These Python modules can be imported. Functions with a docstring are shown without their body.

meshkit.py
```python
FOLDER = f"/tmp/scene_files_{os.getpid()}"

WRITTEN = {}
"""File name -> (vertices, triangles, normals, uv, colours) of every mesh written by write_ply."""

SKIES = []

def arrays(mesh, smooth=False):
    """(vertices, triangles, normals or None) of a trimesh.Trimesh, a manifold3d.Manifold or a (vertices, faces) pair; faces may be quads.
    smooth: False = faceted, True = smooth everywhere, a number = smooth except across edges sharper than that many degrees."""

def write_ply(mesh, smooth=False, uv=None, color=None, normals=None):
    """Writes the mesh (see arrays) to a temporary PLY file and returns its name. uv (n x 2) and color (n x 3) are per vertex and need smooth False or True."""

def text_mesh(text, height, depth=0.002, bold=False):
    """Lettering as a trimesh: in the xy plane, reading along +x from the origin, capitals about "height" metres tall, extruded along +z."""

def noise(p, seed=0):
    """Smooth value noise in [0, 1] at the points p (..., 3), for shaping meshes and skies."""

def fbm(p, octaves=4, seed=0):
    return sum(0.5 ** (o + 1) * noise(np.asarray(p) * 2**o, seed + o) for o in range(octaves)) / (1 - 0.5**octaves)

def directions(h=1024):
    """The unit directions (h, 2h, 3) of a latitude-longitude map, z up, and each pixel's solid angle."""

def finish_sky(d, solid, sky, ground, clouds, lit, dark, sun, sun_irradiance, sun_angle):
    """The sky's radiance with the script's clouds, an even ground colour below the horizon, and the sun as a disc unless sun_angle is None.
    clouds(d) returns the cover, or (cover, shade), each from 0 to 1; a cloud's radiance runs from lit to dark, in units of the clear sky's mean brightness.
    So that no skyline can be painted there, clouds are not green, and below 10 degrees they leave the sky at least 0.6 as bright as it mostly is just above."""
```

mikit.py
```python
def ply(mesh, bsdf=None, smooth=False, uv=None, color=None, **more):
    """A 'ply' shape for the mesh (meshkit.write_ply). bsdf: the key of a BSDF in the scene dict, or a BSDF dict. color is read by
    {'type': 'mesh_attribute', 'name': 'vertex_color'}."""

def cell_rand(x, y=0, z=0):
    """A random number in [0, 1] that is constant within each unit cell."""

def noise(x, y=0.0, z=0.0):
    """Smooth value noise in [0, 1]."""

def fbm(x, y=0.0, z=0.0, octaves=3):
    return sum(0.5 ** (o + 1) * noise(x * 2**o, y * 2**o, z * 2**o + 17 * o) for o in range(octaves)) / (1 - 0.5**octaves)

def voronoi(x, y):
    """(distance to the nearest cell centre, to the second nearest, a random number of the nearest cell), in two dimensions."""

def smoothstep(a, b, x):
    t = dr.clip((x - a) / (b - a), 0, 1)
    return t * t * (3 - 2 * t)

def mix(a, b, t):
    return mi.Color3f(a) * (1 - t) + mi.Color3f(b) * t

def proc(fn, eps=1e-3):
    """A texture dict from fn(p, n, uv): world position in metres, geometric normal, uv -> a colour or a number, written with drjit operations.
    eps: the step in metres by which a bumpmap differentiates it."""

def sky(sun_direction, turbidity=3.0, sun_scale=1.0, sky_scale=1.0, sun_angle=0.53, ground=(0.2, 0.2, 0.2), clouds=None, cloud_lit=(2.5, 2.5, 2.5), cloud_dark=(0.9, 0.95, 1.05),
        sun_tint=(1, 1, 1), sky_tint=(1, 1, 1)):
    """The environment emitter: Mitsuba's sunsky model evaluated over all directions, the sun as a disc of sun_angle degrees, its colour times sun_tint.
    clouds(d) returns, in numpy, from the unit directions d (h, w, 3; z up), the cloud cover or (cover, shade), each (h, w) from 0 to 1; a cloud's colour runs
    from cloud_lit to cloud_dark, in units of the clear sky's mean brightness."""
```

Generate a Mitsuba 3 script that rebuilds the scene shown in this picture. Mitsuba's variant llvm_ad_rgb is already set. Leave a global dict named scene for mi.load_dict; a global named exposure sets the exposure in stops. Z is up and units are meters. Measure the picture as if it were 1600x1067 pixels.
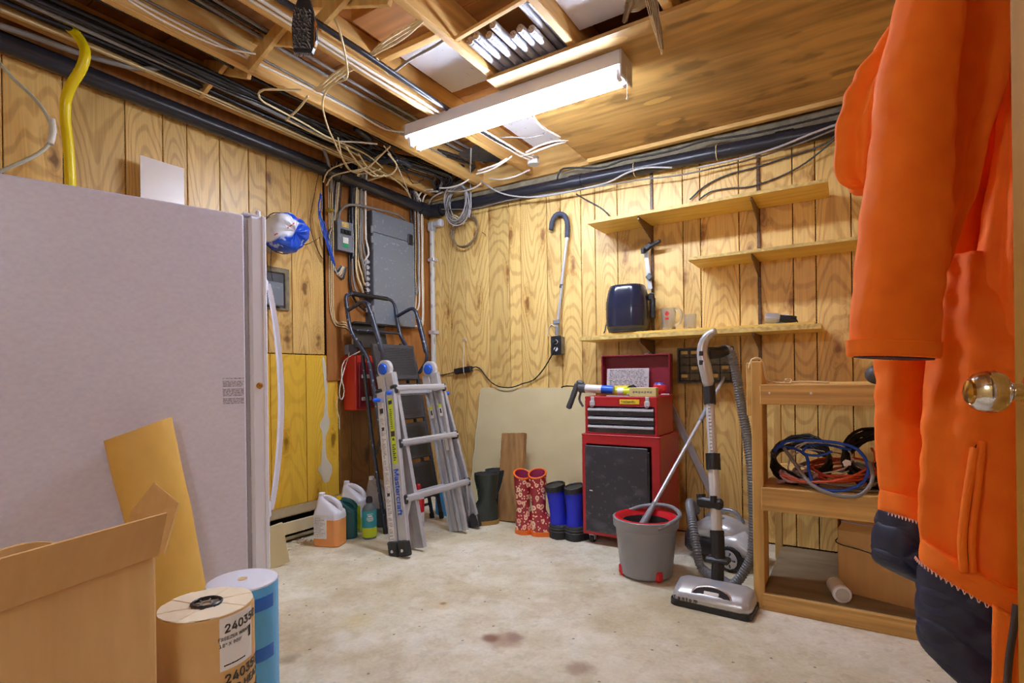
import math, random, numpy as np, trimesh, shapely, mitsuba as mi, mikit, meshkit, drjit as dr
from mikit import noise, fbm, voronoi, smoothstep, mix, cell_rand, proc
from shapely.geometry import Polygon, Point, box as sbox
T = mi.ScalarTransform4f
scene, labels = {}, {}

# ---------------------------------------------------------------- camera, light, exposure
YAW, ROLL, CAM = math.radians(32.3), .013, (0.0, 0.0, .98)
fw = np.array([-math.sin(YAW), math.cos(YAW), 0]); rt = np.array([math.cos(YAW), math.sin(YAW), 0])
scene['camera'] = {'type': 'perspective', 'fov': 2 * math.degrees(math.atan(800 / 842)), 'fov_axis': 'x', 'near_clip': .02, 'far_clip': 50,
    'principal_point_offset_y': -(588 - 533.5) / 1067,
    'to_world': T().look_at(origin=list(CAM), target=list(np.array(CAM) + fw), up=list(np.array([0, 0, 1]) + ROLL * rt))}
exposure = 1.95
TUBE_RADIANCE = [21., 24., 29.]       # the fluorescent tubes of the strip light
UNSEEN_NEAR_RADIANCE = [12.4, 14.8, 18.6]       # unseen globe lamp behind the photographer, placed to light the foreground
UNSEEN_HALL_RADIANCE = [16., 15.2, 14.]      # unseen globe lamp in the hall, placed to shine in through the doorway

# ---------------------------------------------------------------- helpers: colour and materials
def C(r, g, b):
    return [float(((x / 255 + .055) / 1.055) ** 2.4 if x > 10 else x / 255 / 12.92) for x in (r, g, b)]
def rgb(c): return {'type': 'rgb', 'value': list(c)}
def mat(name, color, rough=.5, metal=0., spec=.5, bump=None, bscale=1., **k):
    b = {'type': 'principled', 'base_color': rgb(color) if isinstance(color, list) else color, 'roughness': rough, 'metallic': metal, **k}
    if not metal: b['specular'] = spec
    if bump is not None: b = {'type': 'bumpmap', 'arbitrary': bump, 'scale': bscale, 'nested': b}
    scene[name] = {'type': 'twosided', 'b': b}
    return name
def lin(c): return mi.Color3f(C(*c))

# ---------------------------------------------------------------- helpers: keys and labels
def numbered(name):
    if name not in labels and name not in scene: return name
    k = 1
    while f'{name}_{k:03d}' in labels or f'{name}_{k:03d}' in scene: k += 1
    return f'{name}_{k:03d}'
def thing(name, label, cat, group=None):
    key = numbered(name); labels[key] = {'label': label, 'category': cat}
    if group: labels[key]['group'] = group
    return key
def part(parent, name, mesh, m, smooth=False, label=None, uv=None):
    key = numbered(parent + '__' + name)
    scene[key] = mikit.ply(mesh, m, smooth=smooth, uv=uv)
    if label: labels[key] = {'label': label}
    return key
def solo(name, mesh, m, label, cat, smooth=False, group=None, kind=None, uv=None):
    key = thing(name, label, cat, group)
    if kind: labels[key]['kind'] = kind
    scene[key] = mikit.ply(mesh, m, smooth=smooth, uv=uv)
    return key
def struct(name, mesh, m, label=None, uv=None, smooth=False):
    labels[name] = {'kind': 'structure'}
    if label: labels[name]['label'] = label
    if mesh is not None: scene[name] = mikit.ply(mesh, m, smooth=smooth, uv=uv)
    return name

# ---------------------------------------------------------------- helpers: meshes, each a pair (vertices, triangles)
def A(m): return (np.asarray(m.vertices, float), np.asarray(m.faces, int)) if not isinstance(m, tuple) else m
def cat(ms):
    vs, fs, n = [], [], 0
    for m in ms:
        v, f = A(m); vs.append(v); fs.append(f + n); n += len(v)
    return np.vstack(vs), np.vstack(fs)
def xf(m, M):
    v, f = A(m); M = np.asarray(M, float)
    return v @ M[:3, :3].T + M[:3, 3], (f if np.linalg.det(M[:3, :3]) > 0 else f[:, ::-1])
def mv(m, x=0, y=0, z=0): v, f = A(m); return v + np.array([x, y, z]), f
def frame(o, x=None, z=(0, 0, 1)):
    """Origin o, z axis along z, x axis as near to x as it can be."""
    z = np.array(z, float); z /= np.linalg.norm(z)
    x = np.array((1, 0, 0) if x is None else x, float); x = x - z * (x @ z); x /= np.linalg.norm(x)
    M = np.eye(4); M[:3, 0], M[:3, 1], M[:3, 2], M[:3, 3] = x, np.cross(z, x), z, o
    return M
def rz(a, o=(0, 0, 0)): return frame(o, (math.cos(a), math.sin(a), 0))
_S = np.array([(x, y, z) for x in (-1, 1) for y in (-1, 1) for z in (-1, 1)], float)
_CV = np.vstack([_S * [1, .9, .9], _S * [.9, 1, .9], _S * [.9, .9, 1]])
_H = trimesh.convex.convex_hull(trimesh.Trimesh(_CV, process=False))
_map = [int(np.argmin(np.abs(_CV - v).sum(1))) for v in _H.vertices]
_CF = np.array(_map)[_H.faces]
def cb(x0, x1, y0, y1, z0, z1, c=.003):
    """A box with chamfered edges."""
    h = np.array([x1 - x0, y1 - y0, z1 - z0]) / 2; o = np.array([x1 + x0, y1 + y0, z1 + z0]) / 2
    c = min(c, h.min() * .7)
    v = np.vstack([_S * np.where(np.arange(3) == k, h, h - c) for k in range(3)])
    return v + o, _CF.copy()
def beam(p0, p1, w, h, c=.002, up=(0, 0, 1)):
    """A bar from p0 to p1, w wide across and h along up."""
    p0, p1 = np.array(p0, float), np.array(p1, float); L = np.linalg.norm(p1 - p0); d = (p1 - p0) / L
    u = np.array(up, float); u = u - d * (u @ d); u /= np.linalg.norm(u)
    M = np.eye(4); M[:3, 0], M[:3, 1], M[:3, 2], M[:3, 3] = d, np.cross(u, d), u, (p0 + p1) / 2
    return xf(cb(-L / 2, L / 2, -w / 2, w / 2, -h / 2, h / 2, c), M)
def spline(pts, step=.02, closed=False):
    p = np.array(pts, float); n = len(p)
    if n < 3 and not closed: return p
    q = np.vstack([p[-1:], p, p[:2]]) if closed else np.vstack([2 * p[0] - p[1], p, 2 * p[-1] - p[-2]])
    out = []
    for i in range(n if closed else n - 1):
        a, b, c, d = q[i:i + 4]
        k = max(2, min(24, int(np.linalg.norm(c - b) / step)))
        t = np.linspace(0, 1, k, endpoint=False)[:, None]
        out.append(.5 * (2 * b + (c - a) * t + (2 * a - 5 * b + 4 * c - d) * t ** 2 + (3 * b - a - 3 * c + d) * t ** 3))
    return np.vstack(out + ([] if closed else [p[-1:]]))
def sweep(p, r, n=8, closed=False, flat=None):
    """A tube along the polyline p (radius r, one or one per point); flat=(a, b): an elliptical section."""
    p = np.asarray(p, float); m = len(p)
    t = (np.roll(p, -1, 0) - np.roll(p, 1, 0)) if closed else np.gradient(p, axis=0)
    t /= np.linalg.norm(t, axis=1, keepdims=True) + 1e-12
    a = np.cross(t[0], [0, 0, 1.] if abs(t[0][2]) < .9 else [1., 0, 0]); fr = []
    for k in range(m):
        a = a - t[k] * (a @ t[k]); a /= np.linalg.norm(a) + 1e-12; fr.append(a)
    a = np.array(fr); b = np.cross(t, a)
    ang = np.arange(n) * 2 * np.pi / n; R = np.broadcast_to(r, (m,))[:, None, None]
    ea, eb = flat or (1, 1)
    v = p[:, None] + R * (ea * np.cos(ang)[None, :, None] * a[:, None] + eb * np.sin(ang)[None, :, None] * b[:, None])
    return skin(v, closed, ends=not closed)
def skin(v, closed=False, ends=True):
    v = np.asarray(v, float)
    m, n = v.shape[:2]; rows = m if closed else m - 1
    i, j = np.meshgrid(np.arange(rows), np.arange(n), indexing='ij')
    i2, j2 = (i + 1) % m, (j + 1) % n
    q = np.stack([i * n + j, i * n + j2, i2 * n + j2, i2 * n + j], -1).reshape(-1, 4)
    f = [q[:, [0, 1, 2]], q[:, [0, 2, 3]]]; vv = v.reshape(-1, 3)
    if ends:
        vv = np.vstack([vv, v[0].mean(0)] + ([v[-1].mean(0)] if ends != 'first' else [])); k = np.arange(n); e = m * n
        f.append(np.stack([(k + 1) % n, k, k * 0 + e], 1))
        if ends != 'first': f.append(np.stack([k + (m - 1) * n, (k + 1) % n + (m - 1) * n, k * 0 + e + 1], 1))
    return vv, np.vstack(f)
def tube(pts, r, n=8, step=.02, closed=False): return sweep(spline(pts, step, closed), r, n, closed)
def pipe(pts, r, bend=.06, n=12):
    """A bent metal tube: straight runs joined by round bends."""
    p = [np.array(x, float) for x in pts]; out = [p[0]]
    for k in range(1, len(p) - 1):
        a, b = p[k - 1] - p[k], p[k + 1] - p[k]; la, lb = np.linalg.norm(a), np.linalg.norm(b)
        d = min(bend, .45 * la, .45 * lb); s, e = p[k] + a / la * d, p[k] + b / lb * d
        for t in np.linspace(0, 1, 7): out.append((1 - t) ** 2 * s + 2 * t * (1 - t) * p[k] + t * t * e)
    return sweep(np.array(out + [p[-1]]), r, n)
def rod(p0, p1, r, n=12): return sweep(np.array([p0, p1], float), r, n)
def lathe(prof, n=32, sx=1., sy=1., ring=False):
    """Revolves (radius, z) pairs, given from the bottom up along the outside, about z."""
    prof = np.array(prof, float); a = np.arange(n) * 2 * np.pi / n
    v = np.stack([prof[:, None, 0] * np.cos(a) * sx, prof[:, None, 0] * np.sin(a) * sy, np.broadcast_to(prof[:, None, 1], (len(prof), n))], -1)
    return skin(v, closed=ring, ends=not ring)
def ext(poly, h, c=0.):
    """Extrudes a polygon (points or shapely) along z from 0 to h."""
    if not hasattr(poly, 'geom_type'): poly = Polygon(poly)
    return A(trimesh.creation.extrude_polygon(poly, h, engine='earcut'))
def rrect(w, h, r): return sbox(-w / 2 + r, -h / 2 + r, w / 2 - r, h / 2 - r).buffer(r, quad_segs=4)
def roundrect_pts(w, h, r, k=5):
    out = []
    for cx, cy, a0 in ((1, 1, 0), (-1, 1, 90), (-1, -1, 180), (1, -1, 270)):
        for a in np.radians(a0 + np.linspace(0, 90, k)):
            out.append((cx * (w / 2 - r) + r * math.cos(a), cy * (h / 2 - r) + r * math.sin(a)))
    return np.array(out)
def loft(secs):
    """secs: a list of (n x 3) rings."""
    return skin(np.array(secs))
def text(s, h, M, d=.0008, bold=False, center=False):
    m = A(meshkit.text_mesh(s, h, d, bold))
    if center: m = mv(m, -(m[0][:, 0].max() + m[0][:, 0].min()) / 2)
    return xf(m, M)
def wrap_text(s, h, o, r, ang, d=.0008, bold=False, tilt=0.):
    """Lettering around an upright cylinder of radius r at o, centred on the angle ang, read from outside."""
    v, f = A(meshkit.text_mesh(s, h, d, bold)); f0 = f
    tm = trimesh.Trimesh(v, f, process=False).subdivide_to_size(.012); v, f = np.array(tm.vertices), np.array(tm.faces)
    x = v[:, 0] - (v[:, 0].max() + v[:, 0].min()) / 2; y = v[:, 1] + x * tilt
    a = ang + x / r; R = r + .0004 + v[:, 2]
    return np.stack([o[0] + R * np.cos(a), o[1] + R * np.sin(a), o[2] + y], 1), f
def blob(c, r, sub=2, sc=(1, 1, 1), amp=0., freq=8., seed=0):
    m = trimesh.creation.icosphere(sub, 1.); v = np.array(m.vertices)
    if amp: v = v * (1 + amp * (meshkit.fbm(v * freq / 4 + seed, 3)[:, None] - .5))
    return v * np.array(sc) * r + np.array(c), np.array(m.faces)
rng = np.random.default_rng(7)

# ---------------------------------------------------------------- materials
def plank_tex(base, dark, knot, wgrain=.5, seed=0.):
    """Printed wood panelling. uv: u = plank number x 10 + metres across, v = metres up."""
    def fn(p, n, uv):
        i = dr.floor(uv.x / 10 + .5); x = uv.x - 10 * i; z = uv.y
        r1, r2, r3 = cell_rand(i, 1, 3), cell_rand(i, 2, 5), cell_rand(i, 3, 9)
        wx = x + .05 * (noise(x * 9, z * 2.2, i * 3.7) - .5)
        zz = z + r1 * 7
        # cathedral arches: contours of a parabola that wanders up the plank
        c = (r2 - .5) * .05 + .05 * (noise(zz * 1.4, i * 1.9) - .5)
        h = zz * 1.6 + dr.square((wx - c) / .07) * .55 * (r3 - .25) * 2 + 1.3 * fbm(wx * 7, zz * 1.7, i * 5.1, 3)
        ring = .5 + .5 * dr.sin(h * 30)
        fine = fbm(wx * 190, z * 5, i, 2)
        d, _, w = voronoi(x * 6.5 + i * 17.3, zz * 2.3)
        d = d + .12 * (noise(x * 40, z * 40, i) - .5)
        kn = smoothstep(.16, .03, d) * dr.select(w > .6, 1., 0.)
        halo = smoothstep(.5, .08, d) * dr.select(w > .6, 1., 0.)
        t = dr.clip(wgrain * (.6 * smoothstep(.55, .98, ring) + .75 * (fine - .3)) + .35 * halo * smoothstep(.3, .9, dr.sin(d * 60)), 0, 1)
        col = mix(C(*base), C(*dark), t) * (.88 + .24 * cell_rand(i, 7, 1))
        col = mix(col, lin(dark), .3 * halo)
        return mix(col, lin(knot), .85 * kn)
    return proc(fn)
def lumber_tex(base, dark, sx, sy, sz, blotch=.25):
    """Sawn timber, long grain along the axis with the smallest scale."""
    def fn(p, n, uv):
        w = noise(p.x * 3, p.y * 3, p.z * 3) * .6
        g = fbm(p.x * sx + w, p.y * sy + w, p.z * sz + w, 4)
        g2 = .5 + .5 * dr.sin(40 * noise(p.x * sx * .12 + w, p.y * sy * .12, p.z * sz * .12))
        b = fbm(p.x * 2.5, p.y * 2.5, p.z * 2.5 + 4, 3)
        t = dr.clip(.9 * (g - .25) + .25 * g2 + blotch * (b - .5) * 2, 0, 1)
        return mix(C(*base), C(*dark), t)
    return proc(fn)
mat('m_pine_back', plank_tex((230, 195, 122), (174, 122, 50), (140, 84, 34), .62), .42)
mat('m_pine_left', plank_tex((224, 186, 114), (168, 118, 52), (108, 66, 34), .6), .42)
mat('m_pine_low', plank_tex((232, 188, 66), (190, 140, 30), (140, 92, 20), .4), .35)
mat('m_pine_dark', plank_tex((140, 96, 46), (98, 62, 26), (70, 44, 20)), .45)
mat('m_groove', C(66, 44, 24), .8)
mat('m_joist', lumber_tex((224, 182, 112), (168, 120, 58), 38, 1.6, 38, .35), .65)
mat('m_joist_x', lumber_tex((226, 186, 114), (172, 124, 60), 1.6, 38, 38, .3), .65)
mat('m_stud', lumber_tex((222, 182, 108), (160, 114, 56), 44, 44, 2, .3), .65)
mat('m_subfloor', lumber_tex((180, 122, 62), (110, 64, 30), 2, 30, 30, .4), .8)
mat('m_shelfwood', lumber_tex((224, 184, 112), (150, 104, 50), 3.0, 55, 70, .3), .65)
mat('m_oldwood', lumber_tex((176, 132, 80), (104, 70, 38), 34, 34, 2.5, .5), .7)
mat('m_backboard', lumber_tex((176, 116, 56), (126, 76, 32), 60, 60, 4, .3), .6)
mat('m_wallshelf', lumber_tex((226, 192, 104), (196, 158, 70), 8, 40, 60, .12), .45)
mat('m_shelfedge', lumber_tex((226, 198, 120), (150, 116, 60), 70, 70, 70, .2), .6)
mat('m_door_wood', lumber_tex((178, 128, 48), (138, 92, 30), 30, 30, 1.6, .2), .7, 0., .15)
def plywood(p, n, uv):
    w = fbm(p.x * 2, p.y * 3, p.z, 3)
    g = fbm(p.x * 3.2 + w, p.y * 34 + w * 3, 0, 4)
    b = fbm(p.x * 2.3 + 9, p.y * 4.5, 2, 3)
    st = smoothstep(.62, .78, fbm(p.x * 5 + 2, p.y * 9, 5, 4))
    d, _, r = voronoi(p.x * 2.6, p.y * 7 + 3)
    patch = smoothstep(.2, .17, d) * dr.select(r > .8, 1., 0.)
    c = mix(C(190, 148, 84), C(132, 96, 48), dr.clip(1.1 * (g - .3) + 1.3 * (b - .42), 0, 1))
    c = mix(c, lin((96, 66, 34)), .6 * st)
    return mix(c, lin((214, 172, 92)), .55 * patch)
mat('m_plywood', proc(plywood), .55)
SPOTS = [((-1.102, 1.674, -0.0), .10, .6, (150, 104, 66)), ((-1.161, 1.656, -0.0), .05, .8, (120, 70, 44)), ((-1.085, 1.707, -0.0), .045, .7, (150, 120, 110)), ((-0.783, 1.635, 0.0), .07, .6, (140, 104, 84)), ((-1.509, 1.807, 0.0), .022, .9, (120, 66, 40)), ((-1.503, 1.788, -0.0), .06, .5, (196, 170, 120)), ((-1.699, 1.502, 0.0), .12, .45, (206, 190, 138)), ((-1.682, 1.169, 0.0), .05, .55, (150, 140, 116)), ((-2.39, 2.12, 0.0), .16, .4, (150, 138, 118))]
def concrete(p, n, uv):
    a, b = fbm(p.x * 1.7, p.y * 1.7, 1, 4), fbm(p.x * 7, p.y * 7, 3, 4)
    f = noise(p.x * 120, p.y * 120)
    c = mix(C(202, 192, 162), C(228, 222, 206), smoothstep(.3, .7, .5 * a + .38 * b + .12 * fbm(p.x * 26, p.y * 26, 6, 3)))
    c = mix(c, lin((172, 150, 110)), .45 * smoothstep(.48, .78, .75 * fbm(p.x * 3.1 + 7, p.y * 3.1, 8, 4) + .25 * fbm(p.x * 19, p.y * 19, 9, 4)))
    c = mix(c, lin((150, 136, 108)), .16 * smoothstep(.58, .74, fbm(p.x * 30, p.y * 30, 14, 3)))
    c = mix(c, lin((236, 232, 222)), .4 * smoothstep(.56, .78, .6 * fbm(p.x * 4.3 + 3, p.y * 5.1, 11, 4) + .4 * fbm(p.x * 15, p.y * 15, 12, 4)))
    w = .6 + .9 * fbm(p.x * 18, p.y * 18, 5, 3)
    for (q, rad, k, col) in SPOTS:
        d = dr.sqrt(dr.square(p.x - q[0]) + dr.square(p.y - q[1])) * w
        c = mix(c, lin(col), k * smoothstep(rad, rad * .25, d))
    d, _, r = voronoi(p.x * 9, p.y * 9)
    c = mix(c, lin((96, 84, 66)), .7 * smoothstep(.06, .03, d) * dr.select(r > .78, 1., 0.))
    return c * (.93 + .12 * f)
mat('m_concrete', proc(concrete), .6)
def cardboard(p, n, uv):
    g = fbm(p.x * 60, p.y * 60, p.z * 5, 3)
    return mix(C(208, 168, 112), C(182, 138, 84), dr.clip(.5 * g + .8 * (fbm(p.x * 6, p.y * 6, p.z * 6, 3) - .3), 0, 1))
mat('m_card', proc(cardboard), .75)
mat('m_card_edge', C(206, 176, 128), .8)
def kraft(p, n, uv): return mix(C(228, 186, 98), C(206, 158, 66), fbm(p.x * 9, p.y * 9, p.z * 6, 4))
mat('m_kraft', proc(kraft), .5)
mat('m_wrap', proc(lambda p, n, uv: mix(C(216, 178, 120), C(190, 146, 88), fbm(p.x * 14, p.y * 14, p.z * 6, 4))), .6)
mat('m_paper', C(232, 218, 192), .7)
pebble = proc(lambda p, n, uv: noise(p.x * 260, p.y * 260, p.z * 260) + .6 * noise(p.x * 520, p.y * 520, p.z * 520), eps=8e-4)
mat('m_freezer', proc(lambda p, n, uv: mix(C(224, 220, 234), C(200, 194, 210), .6 * fbm(p.x * 90, p.y * 90, p.z * 90, 3) + .4 * fbm(p.x * 3, p.y * 3, p.z * 3, 2))), .38)
mat('m_white', C(226, 226, 238), .3)
mat('m_white_matte', C(216, 218, 232), .6)
mat('m_gasket', C(150, 145, 150), .6)
mat('m_black', C(24, 24, 28), .45)
mat('m_black_gloss', C(20, 21, 30), .16)
mat('m_abs', C(36, 37, 46), .3)
mat('m_rubber', C(34, 34, 36), .7)
mat('m_dark_grey', C(66, 66, 70), .5)
mat('m_grey', C(130, 132, 138), .45)
mat('m_lightgrey', C(180, 180, 184), .45)
mat('m_bucket', C(140, 142, 150), .35)
mat('m_panelgrey', proc(lambda p, n, uv: mix(C(112, 120, 132), C(146, 152, 160), .7 * smoothstep(.66, .78, fbm(p.x * 55, p.y * 55, p.z * 55, 4)))), .4)
mat('m_alu', proc(lambda p, n, uv: mix(C(204, 206, 214), C(176, 178, 188), fbm(p.x * 14, p.y * 14, p.z * 14, 3))), .4, .35)
mat('m_chrome', C(226, 226, 230), .12, 1.)
mat('m_steel', C(204, 204, 210), .32, .35)
mat('m_silver', C(196, 198, 204), .28, .45)
mat('m_silver_dark', C(140, 142, 148), .28, .4)
mat('m_brass', C(206, 160, 84), .14, 1.)
mat('m_red', C(168, 26, 34), .35)
mat('m_red_dark', C(120, 22, 40), .4)
mat('m_red_box', C(188, 44, 34), .4)
mat('m_redplastic', C(204, 26, 40), .3)
mat('m_blue', C(26, 92, 210), .35)
mat('m_blue_cable', C(30, 84, 200), .4)
mat('m_blueroll', C(82, 166, 226), .4)
mat('m_bluelabel', C(20, 96, 196), .35)
mat('m_yellow', C(236, 208, 20), .4)
mat('m_lime', C(196, 216, 40), .45)
mat('m_sheath', C(214, 196, 152), .5)
mat('m_sheath_white', C(222, 216, 204), .45)
mat('m_sheath_grey', C(128, 124, 122), .5)
mat('m_navytube', proc(lambda p, n, uv: mix(C(40, 46, 62), C(170, 174, 182), .8 * smoothstep(.7, .76, fbm(p.x * 60, p.y * 60, p.z * 60, 3)))), .3)
mat('m_tread', C(58, 56, 60), .6)
mat('m_gyp', proc(lambda p, n, uv: mix(C(214, 200, 158), C(198, 182, 138), fbm(p.x * 6, p.y * 6, p.z * 6, 4))), .8)
mat('m_chalk', C(214, 204, 180), .9)
mat('m_print', C(40, 38, 42), .6)
mat('m_print_grey', C(120, 116, 122), .6)
mat('m_sticker', C(222, 220, 220), .5)
mat('m_green', C(30, 150, 96), .4)
mat('m_teal_jug', C(16, 84, 88), .35)
mat('m_teal', C(44, 150, 164), .4)
mat('m_foam', proc(lambda p, n, uv: mix(C(226, 228, 238), C(150, 146, 140), .8 * smoothstep(.7, .76, fbm(p.x * 40, p.y * 40, p.z, 3)))), .7)
mat('m_mortar', proc(lambda p, n, uv: mix(C(150, 140, 116), C(90, 82, 66), fbm(p.x * 30, p.y * 30, p.z * 30, 4))), .9)
mat('m_rag', C(150, 132, 104), .9)
mat('m_tubeglass', C(186, 190, 206), .3)
mat('m_sheetwhite', C(226, 214, 206), .3)
mat('m_black_core', C(30, 30, 34), .35)
def wrap_poly(poly, o, r, ang, t=.0006):
    m = trimesh.util.concatenate([trimesh.creation.extrude_polygon(g, t, engine='earcut') for g in getattr(poly, 'geoms', [poly])]).subdivide_to_size(.01)
    v, f = np.array(m.vertices), np.array(m.faces); a = ang + v[:, 0] / r; R = r + .0004 + v[:, 2]
    return np.stack([o[0] + R * np.cos(a), o[1] + R * np.sin(a), o[2] + v[:, 1]], 1), f
mat('m_conduit', proc(lambda p, n, uv: mix(C(206, 204, 198), C(140, 136, 128), .7 * smoothstep(.62, .72, fbm(p.x * 40, p.y * 40, p.z * 18, 4)))), .45)
mat('m_yellowdark', C(150, 130, 40), .5)
mat('m_duct', C(158, 146, 138), .5)
mat('m_twine', C(96, 66, 34), .8)
def bag(p, n, uv):
    a = smoothstep(-.01, .01, (p.z - 1.845) * .9 - (p.y - 1.95) * .75 + .015 * dr.sin(p.y * 60) + .004)
    c = mix(C(30, 78, 196), C(226, 228, 236), a)
    b2 = smoothstep(.008, -.008, dr.abs((p.z - 1.925) + (p.y - 1.87) * .3) - .018)
    c = mix(c, lin((30, 78, 196)), b2)
    r = smoothstep(.008, .0, dr.abs((p.z - 1.86) * .9 - (p.y - 1.955) * .8 - .028)) * smoothstep(.42, .5, noise(p.y * 90, p.z * 70))
    c = mix(c, lin((204, 60, 60)), r)
    return mix(c, lin((206, 212, 226)), .6 * smoothstep(.66, .72, fbm(p.y * 22, p.z * 22, p.x * 22, 3)))
mat('m_bag', proc(bag), .3)
mat('m_heater', C(222, 206, 166), .45)
mat('m_heater_top', C(150, 132, 100), .5)
mat('m_orange_liquid', C(226, 150, 84), .2)
mat('m_jug', C(216, 214, 222), .3)
mat('m_jug_grey', C(160, 152, 148), .3)
mat('m_greenish', C(170, 190, 90), .3)
mat('m_darkliquid', C(62, 72, 88), .25)
mat('m_bottle_grey', C(96, 110, 116), .35)
mat('m_bronze', C(96, 66, 42), .4)
mat('m_fryer', C(30, 33, 52), .16)
mat('m_fryer_base', C(58, 52, 34), .35)
scene['m_glass'] = {'type': 'principled', 'base_color': rgb([.93, .94, .96]), 'roughness': .05, 'spec_trans': .9, 'eta': 1.45}
mat('m_smoke', C(92, 88, 80), .25)
mat('m_foamgrey', C(64, 68, 86), .7)
mat('m_twine2', C(132, 112, 88), .6)
mat('m_green_boot', C(40, 48, 42), .45)
mat('m_green_boot2', C(28, 50, 58), .35)
mat('m_tan', C(150, 116, 56), .7)
mat('m_orange', C(228, 110, 30), .4)
mat('m_magenta', C(150, 40, 84), .6)
mat('m_felt', C(176, 168, 150), .9)
def floral(p, n, uv):
    # pink and cream blossoms printed on red rubber, laid out round the shaft
    a = p.x * 22 + p.y * 16; b = p.z * 22
    d, d2, r = voronoi(a, b)
    e, e2, q = voronoi(a * 2.3 + 5, b * 2.3)
    c = lin((158, 42, 54))
    c = mix(c, mix(C(236, 168, 150), C(236, 206, 176), q), smoothstep(.30, .26, e) * dr.select(q > .35, 1., 0.))
    c = mix(c, mix(C(228, 140, 110), C(240, 214, 190), r), smoothstep(.36, .32, d) * dr.select(r > .35, 1., 0.))
    return mix(c, lin((190, 84, 70)), smoothstep(.12, .08, d) * dr.select(r > .35, 1., 0.))
mat('m_floral', proc(floral), .3)
mat('m_blueboot', C(28, 40, 190), .6)
mat('m_tooldoor', proc(lambda p, n, uv: mix(C(44, 42, 50), C(84, 80, 88), dr.clip(.6 * smoothstep(.5, .75, fbm(p.x * 9, p.y * 9, p.z * 12, 4)) + .6 * smoothstep(.70, .74, fbm(p.x * 50, 3, p.z * 50, 3)), 0, 1))), .45)
mat('m_badge', C(230, 196, 40), .4)
mat('m_sheetgrey', C(190, 180, 186), .6)
mat('m_caulk', proc(lambda p, n, uv: mix(C(204, 218, 40), C(226, 230, 224), smoothstep(.0, .004, p.x + 1.165) * smoothstep(.004, .0, p.x + 1.13))), .35)
mat('m_creambox', C(206, 190, 126), .6)
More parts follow.
